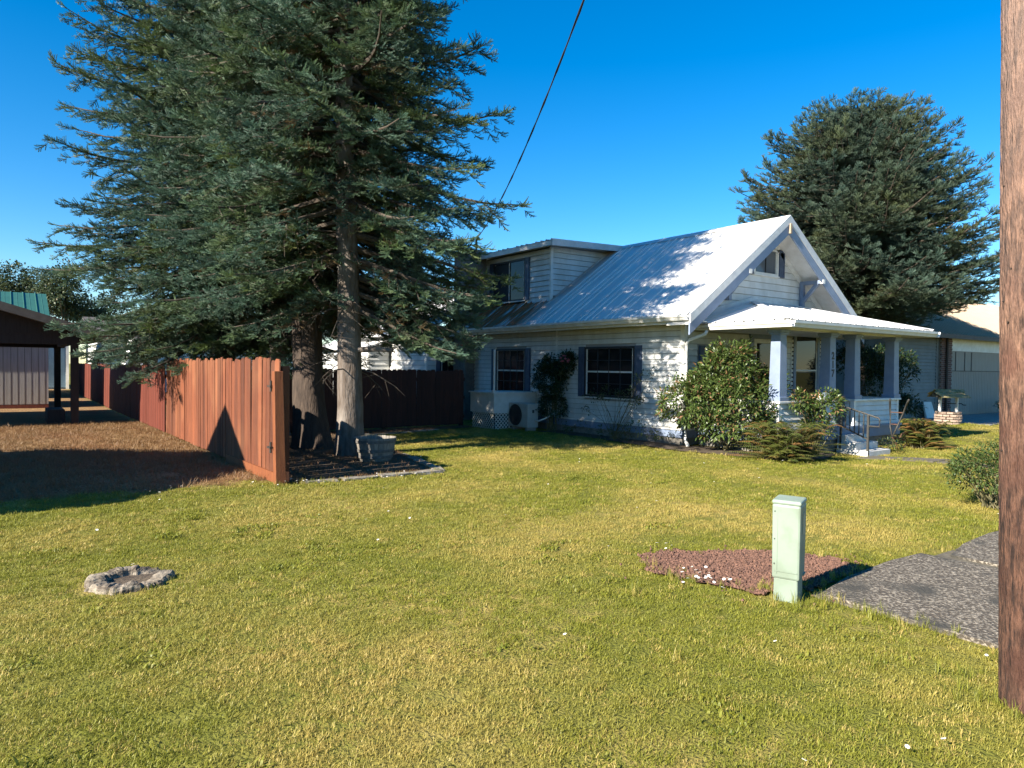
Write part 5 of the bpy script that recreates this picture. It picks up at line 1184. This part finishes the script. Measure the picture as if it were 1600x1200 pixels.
m = MB(); m.box(-5.6, -4.6, 33.94, 34.0, 1.2, 2.6); wn = part(m, 'window', 'trim_white', wh); m = MB(); m.box(-5.5, -4.7, 33.92, 33.94, 1.3, 2.5); part(m, 'pane', 'glass', wn)
# neighbouring gabled garage out of view on the left: its shade falls over the dry ground and the fence
ng = thing('neighbour_garage', 'gabled wooden garage on the next lot, west of the dry ground', 'garage', (-19, 1.8, 0))
NA, NZ, NE, NW = 1.79, 5.02, 2.95, 3.05
m = MB(); m.prism([(NA - NW, 0), (NA + NW, 0), (NA + NW, NE), (NA, NZ - .12), (NA - NW, NE)], 'x', -23, -16); part(m, 'wall', 'plywood', ng)
m = MB(); kk = (NZ - NE) / NW; m.prism([(NA - NW - .05, NE - .05 * kk), (NA, NZ), (NA + NW + .35, NE - .35 * kk), (NA + NW + .35, NE - .35 * kk - .1), (NA, NZ - .1), (NA - NW - .05, NE - .05 * kk - .1)], 'x', -23.3, -15.8); part(m, 'roof', 'dark_fascia', ng)
m = MB(); m.box(-15.99, -15.95, NA - 1.3, NA + 1.3, .02, 2.15); part(m, 'door', 'trim_white', ng)

# far trees on the left horizon
def broadleaf(name, label, x, y, H, R, seed, group=None):
    t = thing(name, label, 'tree', (x, y, 0), group); r = random.Random(seed)
    m, cx, cy = trunk_mesh((x, y), H * .8, .28, seed=seed, n=10); part(m, 'trunk', 'bark_dark', t, smooth=True)
    lobes = []
    for k in range(9):
        a = r.uniform(0, 6.28); q = r.uniform(0, .6) * R; z = H * r.uniform(.42, .84); lobes.append(((x + q * math.cos(a), y + q * math.sin(a), z), (R * .5, R * .5, H * .16), 1))
    lm = MB()
    for c, rr, _ in lobes: lm.tube([(x, y, H * .3), ((x + c[0]) / 2, (y + c[1]) / 2, c[2] * .75), c], [.09, .06, .02], 5)
    part(lm, 'limbs', 'limb', t)
    leafmesh('crown', *clump_leaves(lobes, 210, 26, .75, (.22, .42), (.16, .28), .03, shell=.45), 'far_leaf', t)
G2 = 'trees on the far horizon'
for i, (x, y, H, R) in enumerate([(-15.6, 97, 13.2, 4.2), (-11.4, 94, 13.6, 4.4), (-8.6, 92, 12.6, 3.8), (-5.6, 90, 14, 4.6), (-2.2, 93, 12.5, 4.2), (-21, 99, 12.6, 4.2)]):
    broadleaf('broadleaf_tree', 'distant green broadleaf tree on the skyline beyond the green-roofed barn', x, y, H, R, 50 + i, G2)

# ------------------------------------------------------------------ lawn
def grass_clump(name, mat, seed, nb=50, R=.065, h=(.009, .024), w=.0032, lean=1.7):
    r = random.Random(seed); V = []; F = []; T = []
    for i in range(nb):
        a = r.uniform(0, 6.28); q = R * math.sqrt(r.random()); b = Vector((q * math.cos(a), q * math.sin(a), -.004)); hh = r.uniform(*h); az = r.uniform(0, 6.28); ln = r.uniform(.1, lean) * hh
        d = Vector((math.cos(az), math.sin(az), 0)); s = Vector((-d.y, d.x, 0)) * w * r.uniform(.7, 1.3) * .5; m = b + d * ln * .35 + Vector((0, 0, hh * .6)); e = b + d * ln + Vector((0, 0, hh))
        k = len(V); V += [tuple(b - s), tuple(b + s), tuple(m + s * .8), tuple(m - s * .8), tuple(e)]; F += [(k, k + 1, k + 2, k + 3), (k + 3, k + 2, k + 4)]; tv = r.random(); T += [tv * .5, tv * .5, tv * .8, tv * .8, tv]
    return variant(name, V, F, T, mat)
gv_ = [grass_clump('grass_clump%d' % i, 'grass', 40 + i) for i in range(5)]
gv_tall = [grass_clump('tall_clump%d' % i, 'grass', 60 + i, 16, .06, (.08, .2), .006, .8) for i in range(2)]
dv_ = [grass_clump('dry_clump%d' % i, 'dry_grass', 70 + i, 22, .08, (.02, .06), .004, 1.6) for i in range(3)]
def inpoly(x, y, poly):
    c = np.zeros(len(x), bool); n = len(poly)
    for i in range(n):
        x0, y0 = poly[i]; x1, y1 = poly[(i + 1) % n]
        if y0 != y1: c ^= ((y0 > y) != (y1 > y)) & (x < (x1 - x0) * (y - y0) / (y1 - y0) + x0)
    return c
def wob(x, y): return .16 * np.sin(x * 2.3 + y) + .12 * np.sin(y * 3.1 - x * 1.7) + .07 * np.sin(7 * x + 5 * y)
def polar(n, d0, d1, half=.84):
    d = np.sqrt(rng.uniform(d0 ** 2, d1 ** 2, n)); a = rng.uniform(-half, half, n)
    return CAM.x + d * np.sin(YAW + a), CAM.y + d * np.cos(YAW + a), d
def is_dry(x, y): return (y + wob(x, y) * 1.3 > -.15) & (x < -8.72)
def lawn_ok(x, y):
    x0_, y0_ = x, y; x = x + rng.normal(0, .045, len(x)); y = y + rng.normal(0, .045, len(y))
    ok = ~inpoly(x, y, BED) & ~inpoly(x, y, BED2) & ~inpoly(x + wob(y, x) * .25, y + wob(x, y) * .25, GRAVEL)
    ok &= ~((x > -7.1 + wob(y * 3, x) * .35) & (y < -7.30 + wob(x * 2, y) * .35) & (y > -8.8))
    ok &= ~((x > 2.02) & (x < 2.62) & (y < -2.7) & (y > -7.2) & (wob(x * 2, y * 2) < .17))
    ok &= ~((x > -.05) & (x < HX + .1) & (y > -2.05) & (y < HY + 6)) & ~is_dry(x, y) & ~((x > 13.3) & (y > -.9)) & ~((x > GX0) & (y > GY0))
    ok &= ~((x + 11.2) ** 2 / .14 + (y + 4.3) ** 2 / .085 < 1) & ~((np.abs(x + 7.27) < .1) & (np.abs(y + 7.25) < .1)) & ~((x + 7.76) ** 2 + (y + 8.93) ** 2 < .03)
    ok &= ~((x < -8.7) & (y > 6))
    return ok
PX, PYs, PS, PT, PD, PI = [], [], [], [], [], []
for dens, d0, d1, s0 in ((430, 2.0, 5.0, .92), (300, 5.0, 8.0, 1.05), (170, 8, 13, 1.3), (62, 13, 20, 1.7), (18, 20, 36, 2.5)):
    n = int(dens * .84 * (d1 ** 2 - d0 ** 2)); x, y, d = polar(n, d0, d1); k = lawn_ok(x, y); x, y = x[k], y[k]; n = len(x)
    PX.append(x); PYs.append(y); PS.append(s0 * rng.uniform(.7, 1.25, n)); PT.append(np.clip(rng.normal(.5, .2, n), 0, 1.2)); PD.append(np.where(rng.random(n) < .10, rng.uniform(.4, 1, n), 0)); PI.append(rng.integers(0, 5, n))
PX, PYs, PS, PT, PD, PI = map(np.concatenate, (PX, PYs, PS, PT, PD, PI)); n = len(PX); print('grass', n)
ro = np.stack([rng.normal(0, .12, n), rng.normal(0, .12, n), rng.uniform(0, 6.28, n)], 1)
zz = gz(PX, PYs) + .012 * np.sin(PX * 1.1 + .4) * np.sin(PYs * .9 + 1)
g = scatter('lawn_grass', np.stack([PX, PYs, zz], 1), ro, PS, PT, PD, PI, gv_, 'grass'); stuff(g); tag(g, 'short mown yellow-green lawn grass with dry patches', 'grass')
# taller tufts at edges
tx, ty = [], []
def tuft(cx, cy, r, n):
    a = rng.uniform(0, 6.28, n); q = r * np.sqrt(rng.random(n)); tx.extend(cx + q * np.cos(a)); ty.extend(cy + q * np.sin(a))
tuft(-7.36, -7.36, .2, 26); tuft(-7.12, -7.12, .22, 20); tuft(-7.76, -8.75, .3, 40); tuft(-8.75, -.65, .25, 22); tuft(-6.2, -.4, .3, 14)
for k in range(60):
    u = rng.random(); tuft(-8.5 + 2.2 * u, -.62 + rng.normal(0, .05), .05, 1)
for k in range(22):
    a = rng.uniform(0, 6.28); tuft(-11.2 + .4 * math.cos(a), -4.3 + .31 * math.sin(a), .03, 1)
for k in range(70): tuft(rng.uniform(-7, -3), -7.22 + rng.normal(0, .05), .05, 1)
for k in range(90):
    q = GRAVEL[rng.integers(0, len(GRAVEL))]; tuft(q[0] + rng.normal(0, .03), q[1] + rng.normal(0, .03), .04, 1)
for k in range(50): tuft(-7.1 + rng.normal(0, .05), rng.uniform(-8.7, -7.2), .05, 1)
for k in range(60):
    x, y, _ = polar(1, 4, 12); 
    if lawn_ok(x, y)[0]: tuft(x[0], y[0], .3, 3)
tx, ty = np.array(tx), np.array(ty); n = len(tx)
g = scatter('tall_grass', np.stack([tx, ty, gz(tx, ty)], 1), np.stack([rng.normal(0, .1, n), rng.normal(0, .1, n), rng.uniform(0, 6.28, n)], 1), rng.uniform(.22, .55, n), rng.uniform(0, .7, n), np.where(rng.random(n) < .2, .6, -.3), rng.integers(0, 2, n), gv_tall, 'grass')
stuff(g); tag(g, 'taller uncut grass tufts round posts, stones and slab edges', 'grass')
wv = [grass_clump('weed_clump%d' % i, 'grass', 90 + i, 18, .07, (.012, .03), .013, 2.2) for i in range(2)]
wx, wy = [], []
for k in range(75):
    x, y, d = polar(1, 2.2, 11, .72)
    if not lawn_ok(x, y)[0]: continue
    q = int(rng.integers(4, 16)); R0 = rng.uniform(.06, .3); a = rng.uniform(0, 6.28, q); rr = R0 * np.sqrt(rng.random(q)); wx.extend(x[0] + rr * np.cos(a) * 1.6); wy.extend(y[0] + rr * np.sin(a))
wx, wy = np.array(wx), np.array(wy); n = len(wx)
g = scatter('lawn_weeds', np.stack([wx, wy, gz(wx, wy) + .004], 1), np.stack([rng.normal(0, .1, n), rng.normal(0, .1, n), rng.uniform(0, 6.28, n)], 1), rng.uniform(.6, 1.2, n), rng.uniform(-.1, .45, n), np.full(n, -.7), rng.integers(0, 2, n), wv, 'grass')
stuff(g); tag(g, 'darker green clover and broad-leaved weeds spreading in patches through the lawn', 'weeds')
# dry ground cover
n = 16000; x = rng.uniform(-19, -8.7, n); y = rng.uniform(-1.2, 12, n); k = is_dry(x, y); x, y = x[k], y[k]; n = len(x)
g = scatter('dry_grass', np.stack([x, y, np.zeros(n)], 1), np.stack([rng.normal(0, .2, n), rng.normal(0, .2, n), rng.uniform(0, 6.28, n)], 1), rng.uniform(.8, 1.7, n), rng.random(n), rng.random(n) * .4, rng.integers(0, 3, n), dv_, 'dry_grass')
stuff(g); tag(g, 'withered tan grass stubble on the bare ground by the carport', 'dry grass')
# red lava gravel
def stone_variant(name, seed):
    r = random.Random(seed); V = [(r.uniform(.8, 1.2) * a, r.uniform(.8, 1.2) * b, r.uniform(.7, 1.1) * c) for a, b, c in ((1, 0, 0), (-1, 0, 0), (0, 1, 0), (0, -1, 0), (0, 0, .8), (0, 0, -.8))]
    return variant(name, V, [(0, 2, 4), (2, 1, 4), (1, 3, 4), (3, 0, 4), (2, 0, 5), (1, 2, 5), (3, 1, 5), (0, 3, 5)], [0] * 6, 'lava')
sv = [stone_variant('lava_stone%d' % i, i) for i in range(4)]
x = rng.uniform(-7.7, -5.9, 9000); y = rng.uniform(-7.3, -5.8, 9000); k = inpoly(x, y, GRAVEL); x, y = x[k], y[k]; n = len(x)
far = rng.random(n) < .07; x = x + far * rng.normal(0, .12, n); y = y + far * rng.normal(0, .12, n)
g = scatter('lava_gravel', np.stack([x, y, np.full(n, .014)], 1), rng.uniform(0, 6.28, (n, 3)), rng.uniform(.008, .019, n), rng.random(n), np.zeros(n), rng.integers(0, 4, n), sv, 'lava'); stuff(g); tag(g, 'patch of crushed red lava gravel behind the pedestal', 'gravel')
# bed litter: fallen needles and twigs
n = 5000; x = rng.uniform(-8.7, -1.5, n); y = rng.uniform(-.6, 6.5, n); k = inpoly(x, y, BED); x, y = x[k], y[k]; n = len(x)
g = scatter('bed_litter', np.stack([x, y, np.full(n, .024)], 1), np.stack([rng.normal(0, .3, n), rng.normal(0, .3, n), rng.uniform(0, 6.28, n)], 1), rng.uniform(.5, 1.1, n), rng.random(n) * .4, rng.random(n) * .6, rng.integers(0, 3, n), dv_, 'dry_grass'); stuff(g); tag(g, 'brown needle litter under the spruces', 'litter')
# daisies: each flower a thing of its own
dm_ = MB()
for k in range(10):
    t = 2 * math.pi * k / 10; c, s = math.cos(t), math.sin(t)
    dm_.hexa([(c * .003 + s * .003, s * .003 - c * .003, 0), (c * .015 + s * .003, s * .015 - c * .003, .001), (c * .015 - s * .003, s * .015 + c * .003, .001), (c * .003 - s * .003, s * .003 + c * .003, 0),
              (c * .003 + s * .003, s * .003 - c * .003, .0015), (c * .015 + s * .003, s * .015 - c * .003, .0025), (c * .015 - s * .003, s * .015 + c * .003, .0025), (c * .003 - s * .003, s * .003 + c * .003, .0015)])
dm_ = dm_.mesh('petals'); dm_.materials.append(MATS['daisy_white'])
dc = MB(); dc.lathe([(0, .004), (.0035, .0035), (.005, .001)], 8); dc = dc.mesh('centre'); dc.materials.append(MATS['daisy_yellow'])
ds = MB(); ds.tube([(0, 0, -.05), (0, 0, 0)], .0012, 4); ds = ds.mesh('stem'); ds.materials.append(MATS['shrub'])
spots = []
for c, r_, k in (((-7.5, -6.7), .22, 22), ((-8.6, -.7), .35, 12), ((-7.2, -.68), .5, 10), ((-10.0, -.5), .7, 8), ((-7.1, -5.8), .2, 4), ((-8.9, -9.0), .5, 8)):
    for _ in range(k): spots.append((c[0] + random.gauss(0, r_ * .6), c[1] + random.gauss(0, r_ * .6)))
while len(spots) < 108:
    x, y, d = polar(1, 2.4, 14, .68)
    if lawn_ok(x, y)[0]: spots.append((x[0], y[0]))
for x, y in spots:
    o = thing('daisy', 'small white daisy blooming in the grass', 'daisy', (x, y, .052 + random.uniform(-.006, .02)), 'white daisies scattered in the lawn'); s = random.uniform(.55, .9)
    o.rotation_euler = (random.uniform(-.45, .45), random.uniform(-.45, .45), random.uniform(0, 6)); o.scale = (s, s, s)
    for me, nm in ((dm_, 'petals'), (dc, 'centre'), (ds, 'stem')): c = link(nm, me); c.parent = o
